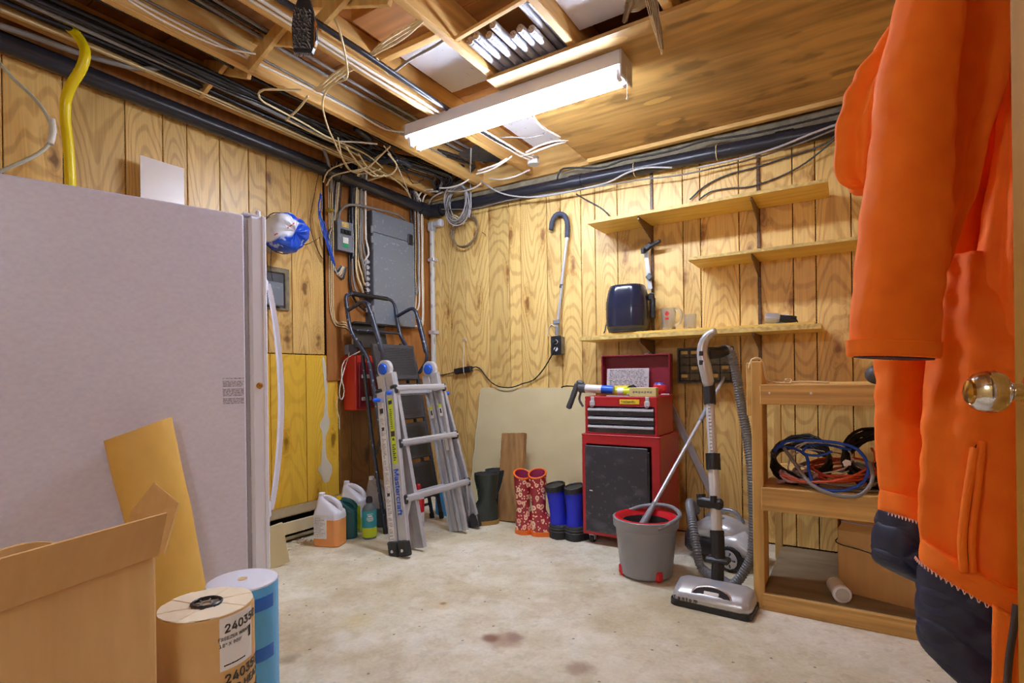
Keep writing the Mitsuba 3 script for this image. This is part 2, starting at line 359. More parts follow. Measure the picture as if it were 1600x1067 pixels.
mat('m_packet', proc(lambda p, n, uv: mix(C(200, 40, 44), C(50, 70, 170), smoothstep(.5, .56, fbm(p.x * 24, p.y * 24, p.z * 24, 2)))), .35)
mat('m_smoke_dark', C(48, 48, 54), .15)
mat('m_silver_light', C(206, 206, 208), .3, .2)
mat('m_hose', C(124, 126, 134), .4)
mat('m_greyboard', proc(lambda p, n, uv: mix(C(150, 132, 104), C(100, 84, 60), fbm(p.x * 6, p.y * 20, p.z * 6, 4))), .8)
mat('m_orange_cord', C(206, 84, 50), .5)
mat('m_pink', C(196, 160, 172), .5)
mat('m_lilac', C(186, 176, 206), .7)
mat('m_jarbody', C(204, 196, 180), .35)
mat('m_orange_cloth', proc(lambda p, n, uv: mix(C(250, 128, 22), C(238, 106, 14), dr.clip(fbm(p.x * 26, p.y * 26, p.z * 26, 3) + .3 * (noise(p.x * 700, p.y * 700, p.z * 700) - .5), 0, 1))), .8, sheen=.3)
mat('m_navy', proc(lambda p, n, uv: mix(C(34, 36, 66), C(24, 26, 50), fbm(p.x * 40, p.y * 40, p.z * 40, 3))), .55)
mat('m_yellow_hose', C(244, 218, 16), .35)
mat('m_clearcord', C(196, 196, 176), .25)
mat('m_bristle', C(150, 150, 156), .4)
mat('m_basket', C(44, 40, 44), .5)
mat('m_stitch', C(236, 190, 180), .8)
mat('m_zip', C(58, 44, 40), .5)
# ================================================================ the setting
YB, XL, XR, YN, ZJ, ZS = 3.40, -2.95, .47, -.8, 2.42, 2.605
def quadbox(*a): return cb(*a, c=.0005)
struct('floor', quadbox(XL - .1, XR + .1, YN - .1, YB + .1, -.1, 0), 'm_concrete', 'worn pale concrete floor with rust stains')
struct('ceiling', quadbox(XL - .1, XR + .1, YN - .1, YB + .1, ZS + .02, ZS + .06), 'm_subfloor')
for k, y in enumerate(np.arange(YN, YB, .3)):        # subfloor boards between the joists
    part('ceiling', 'subfloor_board', cb(XL, XR, y + .002, min(y + .298, YB), ZS, ZS + .02, .002), 'm_subfloor')
def planks(wall, edges, axis, face, sgn, z0, z1, m, base, thick=.012):
    """Panelling planks between the given edges; every plank a part with its own grooves."""
    for k in range(len(edges) - 1):
        a, b = edges[k] + .0022, edges[k + 1] - .0022
        if b - a < .01: continue
        lo, hi = sorted((face, face - sgn * thick))
        bx = cb(a, b, lo, hi, z0, z1, .0022) if axis == 'x' else cb(lo, hi, a, b, z0, z1, .0022)
        v = bx[0]; u = v[:, 0 if axis == 'x' else 1] - (a + b) / 2
        part(wall, 'plank', bx, m, uv=np.stack([u + 10 * (base + k), v[:, 2]], 1))
back_edges = [-2.95, -2.805, -2.713, -2.566, -2.339, -2.154, -2.053, -1.834, -1.722, -1.567, -1.463, -1.304, -1.069, -.878, -.773, -.554, -.447, -.274, -.163, .002, .105, .27, XR]
struct('wall_back', quadbox(XL - .1, XR + .1, YB, YB + .1, 0, ZS + .02), 'm_groove', 'honey coloured knotty panelling with dark grooves')
planks('wall_back', back_edges, 'x', YB, 1, .01, 2.33, 'm_pine_back', 1)
struct('wall_left', quadbox(XL - .1, XL, YN - .1, YB + .1, 0, ZS + .02), 'm_groove')
left_edges = [YN, -.6, -.37, -.2, 0, .17, .34, .58, .76, .961, 1.202, 1.369, 1.487, 1.659, 1.827, 1.939, 2.104, 2.344]
planks('wall_left', left_edges, 'y', XL + .012, 1, 1.14, 2.33, 'm_pine_left', 40)
planks('wall_left', [YN, -.3, 0, .34, .6, .8, 1.0, 1.3, 1.5, 1.7, 1.947, 2.196, 2.448], 'y', XL + .014, 1, .2, 1.134, 'm_pine_low', 70)
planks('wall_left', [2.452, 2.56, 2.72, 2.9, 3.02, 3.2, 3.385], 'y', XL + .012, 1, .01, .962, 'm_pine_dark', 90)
struct('wall_right', cat([quadbox(XR, XR + .1, .32, YB + .1, 0, ZS + .02), quadbox(XR, XR + .1, YN - .1, -.52, 0, ZS + .02), quadbox(XR, XR + .1, -.52, .32, 2.06, ZS + .02)]), 'm_groove')
planks('wall_right', [.4, .55, .75, .95, 1.1, 1.3, 1.45, 1.65, 1.8, 2.0, 2.2, 2.35, 2.5, 2.7, 2.9, 3.05, 3.2, 3.385], 'y', XR, 1, .01, 2.33, 'm_pine_back', 110)
struct('wall_near', quadbox(XL - .1, XR + .1, YN - .1, YN, 0, ZS + .02), 'm_groove')
planks('wall_near', list(np.arange(XL + .02, XR, .17)), 'x', YN + .012, 1, .01, 2.33, 'm_pine_back', 140)
struct('trim_1', cat([cb(XR - .015, XR + .11, .3, .37, 0, 2.1, .003), cb(XR - .015, XR + .11, -.57, -.5, 0, 2.1, .003), cb(XR - .015, XR + .11, -.57, .37, 2.04, 2.11, .003)]), 'm_door_wood')
# the hall beyond the doorway behind the photographer
struct('wall_hall', cat([quadbox(2.2, 2.3, -2.2, 1.8, 0, 2.62), quadbox(XR + .1, 2.3, -2.3, -2.2, 0, 2.62), quadbox(XR + .1, 2.3, 1.8, 1.9, 0, 2.62), quadbox(XR + .1, 2.3, -2.3, 1.9, 2.44, 2.5), quadbox(XR + .1, 2.3, -2.3, 1.9, -.1, 0)]), 'm_white_matte')
lamp = thing('unseen_hall_lamp', 'unseen white globe lamp in the hall, placed to shine in through the doorway', 'lamp')  # out of view in the hall, sends light in through the doorway
part(lamp, 'canopy', mv(lathe([(.04, 2.395), (.07, 2.41), (.075, 2.44)]), 1.2, -.1), 'm_white')
k_ = part(lamp, 'globe', mv(blob((0, 0, 0), .11, 3), 1.2, -.1, 2.30), 'm_white', True); scene[k_]['emitter'] = {'type': 'area', 'radiance': rgb(UNSEEN_HALL_RADIANCE)}

near = thing('unseen_pendant_lamp', 'unseen white globe lamp behind the camera, placed to light the foreground', 'lamp')  # out of view behind the camera, lights the foreground and joist undersides
part(near, 'canopy', mv(lathe([(.02, 2.385), (.05, 2.40), (.055, 2.42)]), -.5, -.5), 'm_white', 40)
part(near, 'cord', rod((-.5, -.5, 1.92), (-.5, -.5, 2.40), .003, 6), 'm_white')
k_ = part(near, 'globe', mv(blob((0, 0, 0), .10, 3), -.5, -.5, 1.84), 'm_white', True); scene[k_]['emitter'] = {'type': 'area', 'radiance': rgb(UNSEEN_NEAR_RADIANCE)}

# joists, one part each of the ceiling
JX = [-2.82, -2.39, -1.96, -1.47, -1.04, -.62, -.2, .22]
for x in JX:
    part('ceiling', 'joist', cb(x, x + .04, YN, YB - .002, ZJ, ZS, .004), 'm_joist')
part('ceiling', 'rim_joist', cb(XL, XR, YB - .05, YB - .001, ZJ - .02, ZS, .003), 'm_joist_x')
part('ceiling', 'wall_plate', cb(XL, -2.928, YN, YB - .06, ZJ - .09, ZJ + .06, .003), 'm_backboard', label='dark wall plate along the left wall above the black pipe')
part('ceiling', 'strapping', cb(-1.92, -1.845, YN, 2.3, ZJ - .022, ZJ - .001, .002), 'm_joist', label='strapping board under the joist that carries the white cables')
def bridging(xa, xb, y):
    part('ceiling', 'bridging', beam((xa, y, ZJ + .01), (xb, y, ZS - .02), .022, .06, .002, (1, 0, 1)), 'm_stud')
    part('ceiling', 'bridging', beam((xa, y + .03, ZS - .02), (xb, y + .03, ZJ + .01), .022, .06, .002, (-1, 0, 1)), 'm_stud')
for k in range(3): bridging(JX[k] + .04, JX[k + 1], 1.47)
for k in range(3): bridging(JX[k] + .04, JX[k + 1], -.1)
part('ceiling', 'blocking', cb(JX[2] + .04, JX[3], 1.86, 1.9, ZJ + .09, ZS, .003), 'm_joist_x', label='plywood block between two joists')
# plywood sheet under the joists with holes bored through it
hole = lambda px, py: P(px, py, z=2.41)
sheet = sbox(-1.47, 2.13, XR - .01, 3.285)
for h in ((-0.729, 3.287, 2.41), (0.023, 3.26, 2.41)): sheet = sheet.difference(Point(h[0], h[1]).buffer(.038, quad_segs=8))
sheet = sheet.difference(Point(-.2, 1.5).buffer(.01))
pw = solo('plywood_ceiling_sheet', mv(ext(sheet, .016), 0, 0, ZJ - .018), 'm_plywood', 'brown stained plywood sheet nailed under the joists right of the strip light', 'plywood sheet')
solo('plywood_edge_batten', cb(-1.46, XR - .01, 3.262, 3.30, ZJ - .045, ZJ - .019, .003), 'm_joist_x', 'pale wooden batten along the far edge of the plywood ceiling sheet', 'batten')
# rough mortar strip between the batten and the pipe
xs = np.linspace(-2.85, XR - .02, 60); ring = []
for x in xs:
    j = .012 * (meshkit.noise([[x * 9, 0, 0]])[0] - .5); k = .02 * (meshkit.noise([[x * 14, 3, 0]])[0] - .5)
    ring.append([(x, YB - .012, 2.30 + j), (x, YB - .055 + k, 2.315 + j), (x, YB - .06 + j, 2.385), (x, YB - .012, 2.40)])
part('wall_back', 'mortar_strip', loft(ring), 'm_mortar', label='rough grey mortar strip above the black pipe')
# ================================================================ strip light
sl = thing('strip_light', 'white fluorescent strip light with two lit tubes under the ceiling', 'light')
lx0, lx1, ly = -2.11, -.84, 2.31
hous = [(ly - .066, ZJ - .02), (ly - .066, 2.338), (ly - .035, 2.334), (ly + .035, 2.334), (ly + .066, 2.338), (ly + .066, ZJ - .02)]
part(sl, 'housing', loft([[(x, y, z) for y, z in hous] for x in (lx0, lx1)]), 'm_white_matte', label='white sheet metal housing')
for y in (ly - .032, ly + .032):
    k_ = part(sl, 'tube', rod((lx0 + .028, y, 2.305), (lx1 - .028, y, 2.305), .019, 16), 'm_white', True, label='lit fluorescent tube')
    scene[k_]['emitter'] = {'type': 'area', 'radiance': rgb(TUBE_RADIANCE)}
    for x in (lx0 + .018, lx1 - .018):
        part(sl, 'lamp_holder', cb(x - .01, x + .01, y - .016, y + .016, 2.282, 2.338, .004), 'm_white')
part(sl, 'end_plate', cb(lx1 - .004, lx1 + .006, ly - .068, ly + .068, 2.29, ZJ - .02, .002), 'm_lightgrey')
part(sl, 'end_plate', cb(lx0 - .006, lx0 + .004, ly - .068, ly + .068, 2.325, ZJ - .02, .002), 'm_lightgrey')
part(sl, 'pull_chain', cat([rod((lx1 + .012, ly - .02, 2.34), (lx1 + .012, ly - .02, 2.2), .0012, 5), blob((lx1 + .012, ly - .02, 2.198), .005, 1)]), 'm_sheath_white')
# ================================================================ freezer
fz = thing('freezer', 'white upright freezer with a pebbled side, at the left wall', 'freezer')
FU, FV = np.array([.298, .955, 0]) / 1.0004, np.array([.955, -.298, 0]) / 1.0004
FM = np.eye(4); FM[:3, 0], FM[:3, 1], FM[:3, 2], FM[:3, 3] = FU, np.cross((0, 0, 1), FU), (0, 0, 1), (-2.077, 1.269, 0)   # x forward to the door, -y out of the visible side
fl = lambda m: xf(m, FM)
part(fz, 'body', fl(cb(-.74, 0, 0, .60, .03, 1.65, .006)), 'm_freezer')
part(fz, 'gasket', fl(cb(0, .018, .008, .592, .05, 1.64, .004)), 'm_gasket')
dr_ = part(fz, 'door', fl(cb(.018, .078, 0, .60, .04, 1.652, .012)), 'm_white')
part(dr_, 'lip', fl(cb(.066, .084, -.004, .02, .04, 1.655, .004)), 'm_white')
part(dr_, 'lock', fl(xf(lathe([(.011, 0), (.013, .004), (.008, .007), (.003, .0075)], 20), frame((.05, 0, .955), (1, 0, 0), (0, -1, 0)))), 'm_brass', True, label='small round brass lock')
# long bowed handle
hz = np.linspace(.43, 1.385, 26); s_ = (hz - hz[0]) / (hz[-1] - hz[0])
bow = .018 + .05 * np.sin(np.pi * np.clip(s_, 0, 1)) ** .8
secs = []
for z, b, s in zip(hz, bow, s_):
    w = .012 + .010 * np.sin(np.pi * s)
    secs.append([(.078 + b + .012, y, z) if q else (.078 + b - .004, y, z) for y, q in ((.03 - .0, 0), (.03, 1), (.03 + w * 1.6, 1), (.03 + w * 1.6, 0))])
part(dr_, 'handle', fl(cat([loft(secs), cb(.076, .10, .026, .058, .40, .47, .006), cb(.076, .10, .026, .058, 1.35, 1.40, .006)])), 'm_white', label='long bowed white handle')
part(fz, 'hinge_cover', fl(cat([cb(.0, .06, .012, .07, 1.652, 1.664, .004), cb(.05, .068, .012, .03, 1.652, 1.682, .005)])), 'm_white')
part(fz, 'foot', fl(cat([mv(lathe([(.02, 0), (.02, .03)], 14), x, y, 0) for x in (-.7, -.04) for y in (.05, .55)])), 'm_black')
lb = []
r_ = random.Random(3)
for k in range(17):
    z = .985 - k * .0062; gap = k in (1, 6, 12)
    if gap: continue
    x = -.085
    while x < -.012:
        w = r_.uniform(.006, .017)
        lb.append(cb(x, min(x + w, -.008), -.0006, .0004, z, z + .0032, .0001)); x += w + .003
part(fz, 'caution_print', fl(cat(lb)), 'm_print_grey', label='small block of dark caution print')
# sheet standing behind the freezer
solo('plastic_sheet', beam((-2.86, (-2.86, 1.331, 2.058)[1] - .01, .002), (-2.86, 1.331, 2.058), .20, .003, .0008, (1, 0, 0)), 'm_sheetwhite', 'small pale translucent sheet standing on end behind the freezer against the panelling', 'sheet')
# ================================================================ cardboard carton in the foreground
bx = thing('cardboard_carton', 'large open brown cardboard carton in the left foreground', 'box')
bn = np.array([.96, .28, 0]); be = np.array([-.28, .96, 0]); R0 = np.array([-1.19, .544, 0]); BH, BL, BD, tw = .63, .62, .36, .005
bp = lambda e, n, z: R0 + be * e + bn * n + np.array([0, 0, z])
ctr = bp(-BL / 2, -BD / 2, 0)
BM = frame(ctr, be); BM[:3, 1] = -bn          # x along the front, y away from the photographer
outer = roundrect_pts(BL, BD, .03); inner = roundrect_pts(BL - 2 * tw, BD - 2 * tw, .026)
def wall_ring(o, i, z0, z1, M):
    g = lambda q, z: np.column_stack([q, np.full(len(q), z)])
    m = loft([g(o, z0), g(o, z1), g(i, z1), g(i, z0 + .01)]); return xf(m, M)
BM[:3, 1] = np.cross((0, 0, 1), BM[:3, 0])
part(bx, 'body', wall_ring(outer, inner, .001, BH, BM), 'm_card')
def flap(pts, t=.004):
    p = np.array(pts, float); n = np.cross(p[1] - p[0], p[2] - p[0]); n /= np.linalg.norm(n)
    return loft([p - n * t / 2, p + n * t / 2])
part(bx, 'flap', flap([bp(-BL + .01, .002, BH), bp(-.012, .002, BH), bp(-.016, .03, BH + .088), bp(-BL + .012, .03, BH + .088)]), 'm_card')
part(bx, 'flap', flap([(-1.3, 0.598, 0.594), (-1.345, 0.652, 0.692), (-1.459, 0.651, 0.729), (-1.543, 0.634, 0.65), (-1.579, 0.635, 0.583)]), 'm_card')
part(bx, 'flap', flap([bp(-BL + .02, -BD, BH), bp(-.02, -BD, BH), bp(-.03, -BD - .13, BH - .09), bp(-BL + .03, -BD - .13, BH - .09)]), 'm_card')
# ================================================================ rolls of paper
kt = np.array([-2.118, .900, .815]); kb = np.array([-1.985, .985, .004])
ax = (kt - kb) / np.linalg.norm(kt - kb); side = FU - ax * (FU @ ax); side /= np.linalg.norm(side); nn = np.cross(ax, side)
def paper_tube(k, z_t=0):
    secs = []
    ang = np.linspace(0, 2 * np.pi, 41)[:-1]
    for s in (0, .12, .3, .5, .62, .66, .8, 1.0):
        c = kb + (kt - kb) * s; w = .104 * k - .012 * (1 - s); h = (.062 - .012 * s) * k
        rr = 1 + .03 * np.sin(3 * ang + 5 * s) + (.05 * np.sin(5 * ang + 1) if .6 < s < .7 else 0)
        secs.append(c + np.outer(w * rr * np.sign(np.cos(ang)) * np.abs(np.cos(ang)) ** 1.05, side) + np.outer(h * rr * np.sin(ang), nn) + np.outer((.02 * np.cos(ang)) if s == 1 else 0 * ang, ax))
    return secs
so_, si_ = paper_tube(1), paper_tube(.955)
solo('brown_paper_tube', loft(so_ + si_[::-1]), 'm_kraft', 'tall flattened tube of yellow brown paper leaning on the freezer', 'paper roll', smooth=40)
ro = thing('freezer_wrap_roll', 'brown freezer wrap paper roll with black core and white label', 'paper roll')
RC = np.array((-1.285, 0.681, 0.457)); RR = .101; RC[2] = 0
part(ro, 'roll', mv(lathe([(RR - .006, .001), (RR, .006), (RR, .447), (RR - .004, .455)], 56), *RC), 'm_wrap', 50)
seg = []; r_ = random.Random(5)
for k in range(15):                      # folded-in pleats of the paper at the end
    a0 = k * 2 * math.pi / 15; a1 = a0 + 2 * math.pi / 15 + .12
    z0 = .4555 + .0016 * (k % 2)
    pl = [(r, a) for a in np.linspace(a0, a1, 6) for r in (RR - .003,)] + [(.033, a) for a in np.linspace(a1 + .25, a0 + .25, 4)]
    p2 = [(r * math.cos(a), r * math.sin(a)) for r, a in pl]
    seg.append((ext(p2, .0016), z0))
for m, z0 in seg: part(ro, 'pleat', mv(m, RC[0], RC[1], z0), 'm_paper')
co = part(ro, 'core', mv(lathe([(.034, .44), (.034, .462), (.031, .464), (.029, .462), (.029, .40), (.0, .405)], 32), *RC), 'm_black_core', 40, label='black plastic core ring')
part(co, 'hub', mv(cat([lathe([(.011, .42), (.014, .42), (.014, .459), (.011, .459)], 20, ring=True)] + [xf(cb(.013, .030, -.0012, .0012, .43, .459, .0004), rz(a)) for a in np.arange(8) * math.pi / 4]), *RC), 'm_grey')
th = math.atan2(-RC[1], -RC[0])           # the way to the photographer
def patch_on(o, r, a0, a1, z0, z1, t=.0008):
    a = np.linspace(a0, a1, 14); sec = [[(o[0] + q * math.cos(x), o[1] + q * math.sin(x), z) for q, z in ((r, z0), (r + t, z0), (r + t, z1), (r, z1))] for x in a]
    return loft(sec)
la = th + .74
lab = part(ro, 'label', patch_on(RC, RR, la - .50, la + .36, .335, .452), 'm_sticker', label='white paper label with printed number')
Q = (RC[0], RC[1])
tx = lambda s, h, z, a, b=False, **k: wrap_text(s, h, (Q[0], Q[1], z), RR + .0008, a, .0006, b, **k)
part(lab, 'lettering', cat([tx('240350', .018, .420, la + .06, True, tilt=.05), tx('FREEZER WRAP', .0075, .402, la - .16), tx('18" X 900\'', .0075, .388, la - .26), patch_on(RC, RR + .0006, la - .42, la + .1, .3445, .3470)] + [patch_on(RC, RR + .0006, la + .21 + .02 * k, la + .218 + .02 * k, .385, .41) for k in range(5)]), 'm_print')
part(ro, 'lettering', cat([tx('240350', .020, .306, la + .10, True, tilt=.04), tx('RED HEAD', .017, .279, la + .10, True, tilt=.04), tx('FREEZER WRAP', .023, .236, la + .10, True, tilt=.05), tx('POLY COATED PAPER', .008, .218, la + .10, tilt=.05)]), 'm_print')
bird = Polygon([(0, 0), (.008, .02), (.004, .032), (-.004, .036), (-.016, .030), (-.008, .038), (.004, .043), (.014, .036), (.02, .02), (.024, -.01), (.018, -.06), (.006, -.06)])
part(ro, 'bird_emblem', wrap_poly(bird, (Q[0], Q[1], .158), RR, la + .12), 'm_print')
rb = thing('blue_plastic_roll', 'blue wrapped roll with a white end beside the freezer wrap', 'roll')
BC = np.array((-1.455, 0.871, 0.42)); BR = .092; BC[2] = 0
part(rb, 'wrapping', mv(lathe([(BR - .004, .001), (BR, .005), (BR, .412), (BR - .003, .415)], 56), *BC), 'm_blueroll', 50)
part(rb, 'end', mv(lathe([(.012, .395), (.012, .421), (BR - .008, .421), (BR - .001, .417), (BR - .001, .40)], 56), *BC), 'm_white_matte', 50, label='white end of the roll')
part(rb, 'core', mv(lathe([(.010, .40), (.0125, .40), (.0125, .4225), (.010, .4225)], 24), *BC), 'm_card_edge')
tb = math.atan2(-BC[1], -BC[0])
for z0 in (.352, .215): part(rb, 'label', patch_on(BC, BR, tb + .2, tb + .95, z0, z0 + .036), 'm_bluelabel', label='dark blue label')
# piece of board leaning at the freezer's foot
solo('board_offcut', beam((-2.547, 1.725, 0.005), (-2.53, 1.672, 0.228), .11, .01, .002, (.9, -.3, 0)), 'm_gyp', 'small tan board offcut on the floor behind the freezer handle', 'board')
# ================================================================ drain pipes
lp = thing('drain_pipe', 'black plastic drain pipe running along the top of the left wall', 'pipe')
part(lp, 'run', rod((-2.882, YN + .02, 2.372), (-2.882, 3.25, 2.325), .042, 24), 'm_abs', 40)
for y in (.35, 2.42): part(lp, 'coupling', rod((-2.882, y, 2.365 - .013 * y + .004), (-2.882, y + .09, 2.363 - .013 * y + .004), .049, 24), 'm_abs', 40)
part(lp, 'elbow', pipe([(-2.882, 3.22, 2.326), (-2.882, 3.345, 2.322), (-2.76, 3.345, 2.318)], .05, .09, 20), 'm_abs', 40)
bpz = lambda x: 2.322 - .018 * (x + 2.8)
bpp = thing('drain_pipe', 'black plastic drain pipe running along the top of the back wall', 'pipe')
part(bpp, 'run', rod((-2.752, 3.345, bpz(-2.752)), (XR - .03, 3.345, bpz(XR)), .042, 24), 'm_abs', 40)
for x in (-1.62, -.35): part(bpp, 'coupling', rod((x, 3.345, bpz(x)), (x + .09, 3.345, bpz(x + .09)), .048, 24), 'm_abs', 40)
for x in (-1.16, -.66, .1): part(bpp, 'strap', xf(tube([(.047 * math.cos(a), .047 * math.sin(a), 0) for a in np.linspace(0, 2 * math.pi, 17)], .003, 5), frame((x, 3.345, bpz(x)), (0, 1, 0), (1, 0, 0))), 'm_sheath')
# ================================================================ electrical backboard, panels and their cables on the left wall
XW = -2.938
solo('electrical_backboard', cb(-2.9355, -2.924, 2.352, 3.385, .965, 2.345, .002), 'm_backboard', 'tan plywood backboard behind the grey electrical panel', 'board')
ep = thing('breaker_box', 'tall grey electrical breaker panel with a hinged cover on the left wall', 'electrical panel')
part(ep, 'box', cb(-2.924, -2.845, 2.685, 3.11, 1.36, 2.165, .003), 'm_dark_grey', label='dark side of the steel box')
part(ep, 'upper_cover', cb(-2.845, -2.838, 2.688, 3.106, 2.012, 2.162, .002), 'm_panelgrey')
pd = part(ep, 'door', cb(-2.845, -2.836, 2.688, 3.106, 1.365, 2.008, .002), 'm_panelgrey')
part(pd, 'latch', cb(-2.838, -2.828, 3.035, 3.085, 1.99, 2.07, .003), 'm_black', label='black latch')
for k, (y, z) in enumerate(((2.681, 2.0), (2.681, 1.93), (2.681, 1.44))): part(ep, 'hinge', cb(-2.85, -2.836, y - .008, y + .006, z, z + .05, .002), 'm_grey')
ds = thing('disconnect_box', 'small grey disconnect switch box with a green sticker left of the breaker panel', 'electrical box')
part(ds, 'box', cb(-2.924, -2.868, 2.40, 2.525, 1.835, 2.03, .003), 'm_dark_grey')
part(ds, 'cover', cb(-2.868, -2.86, 2.397, 2.528, 1.832, 2.033, .003), 'm_panelgrey')
part(ds, 'breaker', cat([cb(-2.861, -2.852, 2.42, 2.505, 1.945, 1.975, .002), cb(-2.853, -2.842, 2.445, 2.46, 1.95, 1.97, .002), cb(-2.853, -2.842, 2.475, 2.49, 1.95, 1.97, .002)]), 'm_black')
part(ds, 'sticker', cb(-2.8605, -2.8595, 2.43, 2.49, 1.99, 2.025, .0002), 'm_shelfedge')
part(ds, 'sticker', cb(-2.8605, -2.8592, 2.44, 2.485, 1.885, 1.925, .0002), 'm_sticker')
part(ds, 'sticker', cb(-2.8605, -2.859, 2.44, 2.485, 1.857, 1.884, .0002), 'm_green', label='green half of the sticker')
G1 = 'cables running up the backboard to the left of the breaker panel'
G2 = 'cables running up the backboard to the right of the breaker panel'
def cable(pts, r, m, label, group=None, name='cable', n=6, step=.03):
    return solo(name, tube(pts, r, n, step), m, label, 'cable', smooth=True, group=group)
cm = ['m_sheath', 'm_sheath_grey', 'm_black', 'm_sheath_white']
# left of the small box: thin low voltage cables down to the grey outlet box
for k in range(3):
    y = 2.37 + .012 * k; x = -2.915 + .004 * k
    cable([(x, y + .01, 2.40), (x, y, 2.2), (x, y + .004, 1.9), (x, y - .003, 1.6), (x, y + .006, 1.42 - .02 * k), (x, y + .05, 1.335 + .012 * k), (x, 2.5, 1.33 + .014 * k), (x, 2.55, 1.29), (x, 2.555, 1.2)], .004, 'm_sheath', ['leftmost', 'middle', 'rightmost'][k] + ' of the three thin cream cables down the left edge of the backboard', 'thin cream cables at the left edge of the backboard')
for k in range(6):
    y = 2.40 + .011 * k; x = -2.9 + .008 * (k % 2)
    yk = 2.40 + .009 * k
    cable([(x, y + .03, 2.43), (x + .01, y, 2.30), (x - .01, y, 2.18), (-2.915, yk, 2.05), (-2.918 + .006 * (k % 2), 2.388 - .004 * k, 1.95), (-2.915, 2.386 - .003 * k, 1.80), (-2.915, 2.41 + .012 * k, 1.70 - .01 * k), (-2.915, 2.46 + .01 * k, 1.74)], .0055, cm[(k + 1) % 4], ['leftmost', 'second from left', 'third from left', 'fourth from left', 'fifth from left', 'rightmost'][k] + ' of the cables bunched left of the small disconnect box', 'cables bunched beside the small disconnect box')
# between the small box and the breaker panel: they drop and sweep round into connectors on the panel's side
nconn = 9
for k in range(nconn):
    y = 2.535 + .0145 * k; zc = 1.79 - .055 * k if k < 5 else 1.79 - .055 * k - .02; x = -2.905 + .016 * (k % 3)
    zc = [1.80, 1.76, 1.72, 1.68, 1.64, 1.60, 1.56, 1.50, 1.46][nconn - 1 - k]
    y0 = 2.55 + .013 * k
    cable([(x, y0 + .02, 2.46), (x, y0, 2.30), (x, y, 2.1), (x, y - .006 * (k % 2), 1.95), (x, y - .002, zc + .16), (x + .01, y + .015 + .003 * (8 - k), zc + .05), (-2.89 + .01 * (k % 2), 2.645, zc), (-2.885, 2.684, zc)], .0075, cm[[2, 1, 0, 2, 0, 1, 0, 1, 3][k]], ['leftmost', 'second', 'third', 'fourth', 'fifth', 'sixth', 'seventh', 'eighth', 'last'][k] + ' from the left of the cables sweeping into the breaker panel side', G1)
    part(ep, 'connector', cat([rod((-2.885, 2.655, zc), (-2.885, 2.687, zc), .0125, 10), cb(-2.892, -2.868, 2.658, 2.668, zc - .016, zc + .016, .002)]), 'm_steel', 30)
for k, y in enumerate((2.545, 2.575)):
    rod_ = tube([(-2.888, y, 2.48), (-2.888, y, 2.1), (-2.888, y + .004, 1.9), (-2.888, y, 1.8)], .013, 10)
    solo('service_cable', rod_, 'm_abs', ('right' if k else 'left') + ' one of two thick black service cables behind the small disconnect box', 'cable', True, 'thick black cables left of the breaker panel')
for k in range(7):
    y = 3.135 + .022 * k; x = -2.895 + .012 * (k % 2)
    zz = [1.52, 1.50, 1.44, 1.62, 1.5, 1.38, 1.4][k]
    cable([(x + .03, y - .03 - .02 * k, 2.45), (x + .01, y - .01, 2.36), (x, y, 2.22), (x, y + .003, 2.0), (x, y - .003, 1.8), (x, y, zz + .14), (x, y - .02, zz + .02), (x, 3.118 + .003 * k, zz)] if k < 6 else [(x + .03, y - .1, 2.45), (x, y, 2.3), (x, y, 1.9), (x, y, 1.5), (x, y - .02, 1.39), (x, 3.15, 1.385)], .0075, ['m_black', 'm_black', 'm_sheath', 'm_sheath_grey', 'm_sheath_white', 'm_sheath_white', 'm_sheath'][k], ['leftmost', 'second', 'third', 'fourth', 'fifth', 'sixth', 'rightmost'][k] + ' from the left of the cables dropping down the right side of the breaker panel', G2)
cable([(-2.89, 2.43, 2.025), (-2.87, 2.424, 2.084), (-2.86, 2.465, 2.135), (-2.85, 2.545, 2.163), (-2.84, 2.734, 2.179), (-2.86, 2.946, 2.198), (-2.89, 3.073, 2.186)], .0085, 'm_sheath_grey', 'grey cable arching from the small disconnect box over the breaker panel')
cd = thing('conduit', 'pale grey conduit rising in the corner beside the breaker panel', 'conduit')
part(cd, 'tube', rod((-2.872, 3.357, .55), (-2.872, 3.357, 2.19), .021, 16), 'm_conduit', True)
part(cd, 'elbow_body', cat([cb(-2.9, -2.845, 3.33, 3.385, 2.165, 2.235, .006), cb(-2.86, -2.80, 3.335, 3.38, 2.195, 2.235, .005)]), 'm_lightgrey')
part(cd, 'connector', cb(-2.80, -2.76, 3.335, 3.38, 2.19, 2.245, .008), 'm_white')
part(cd, 'clamp', cat([cb(-2.905, -2.84, 3.335, 3.39, 1.33, 1.36, .003), cb(-2.905, -2.84, 3.335, 3.39, 1.92, 1.945, .003)]), 'm_steel')
solo('outlet_box', cat([cb(-2.924, -2.88, 2.49, 2.56, 1.14, 1.21, .003), cb(-2.881, -2.876, 2.487, 2.563, 1.137, 1.213, .002)]), 'm_grey', 'small grey steel outlet box above the red cabinet', 'electrical box')
cable([(-2.88, 2.50, 1.16), (-2.86, 2.47, 1.12), (-2.86, 2.42, 1.0), (-2.87, 2.40, .88), (-2.88, 2.43, .84), (-2.88, 2.45, .9), (-2.87, 2.42, 1.0), (-2.86, 2.44, 1.1), (-2.82, 2.53, 1.16), (-2.80, 2.58, 1.2)], .004, 'm_sheath_white', 'thin white cord looping down beside the red cabinet', None, 'cord')
cable([(-2.89, 2.41, .86), (-2.9, 2.40, .80), (-2.91, 2.43, .72), (-2.92, 2.44, .64)], .003, 'm_sheath_white', 'end of thin white wire hanging below the backboard', None, 'wire')
rbx = thing('red_metal_cabinet', 'red metal tool cabinet with two steel handles on the left wall behind the step ladder', 'cabinet')
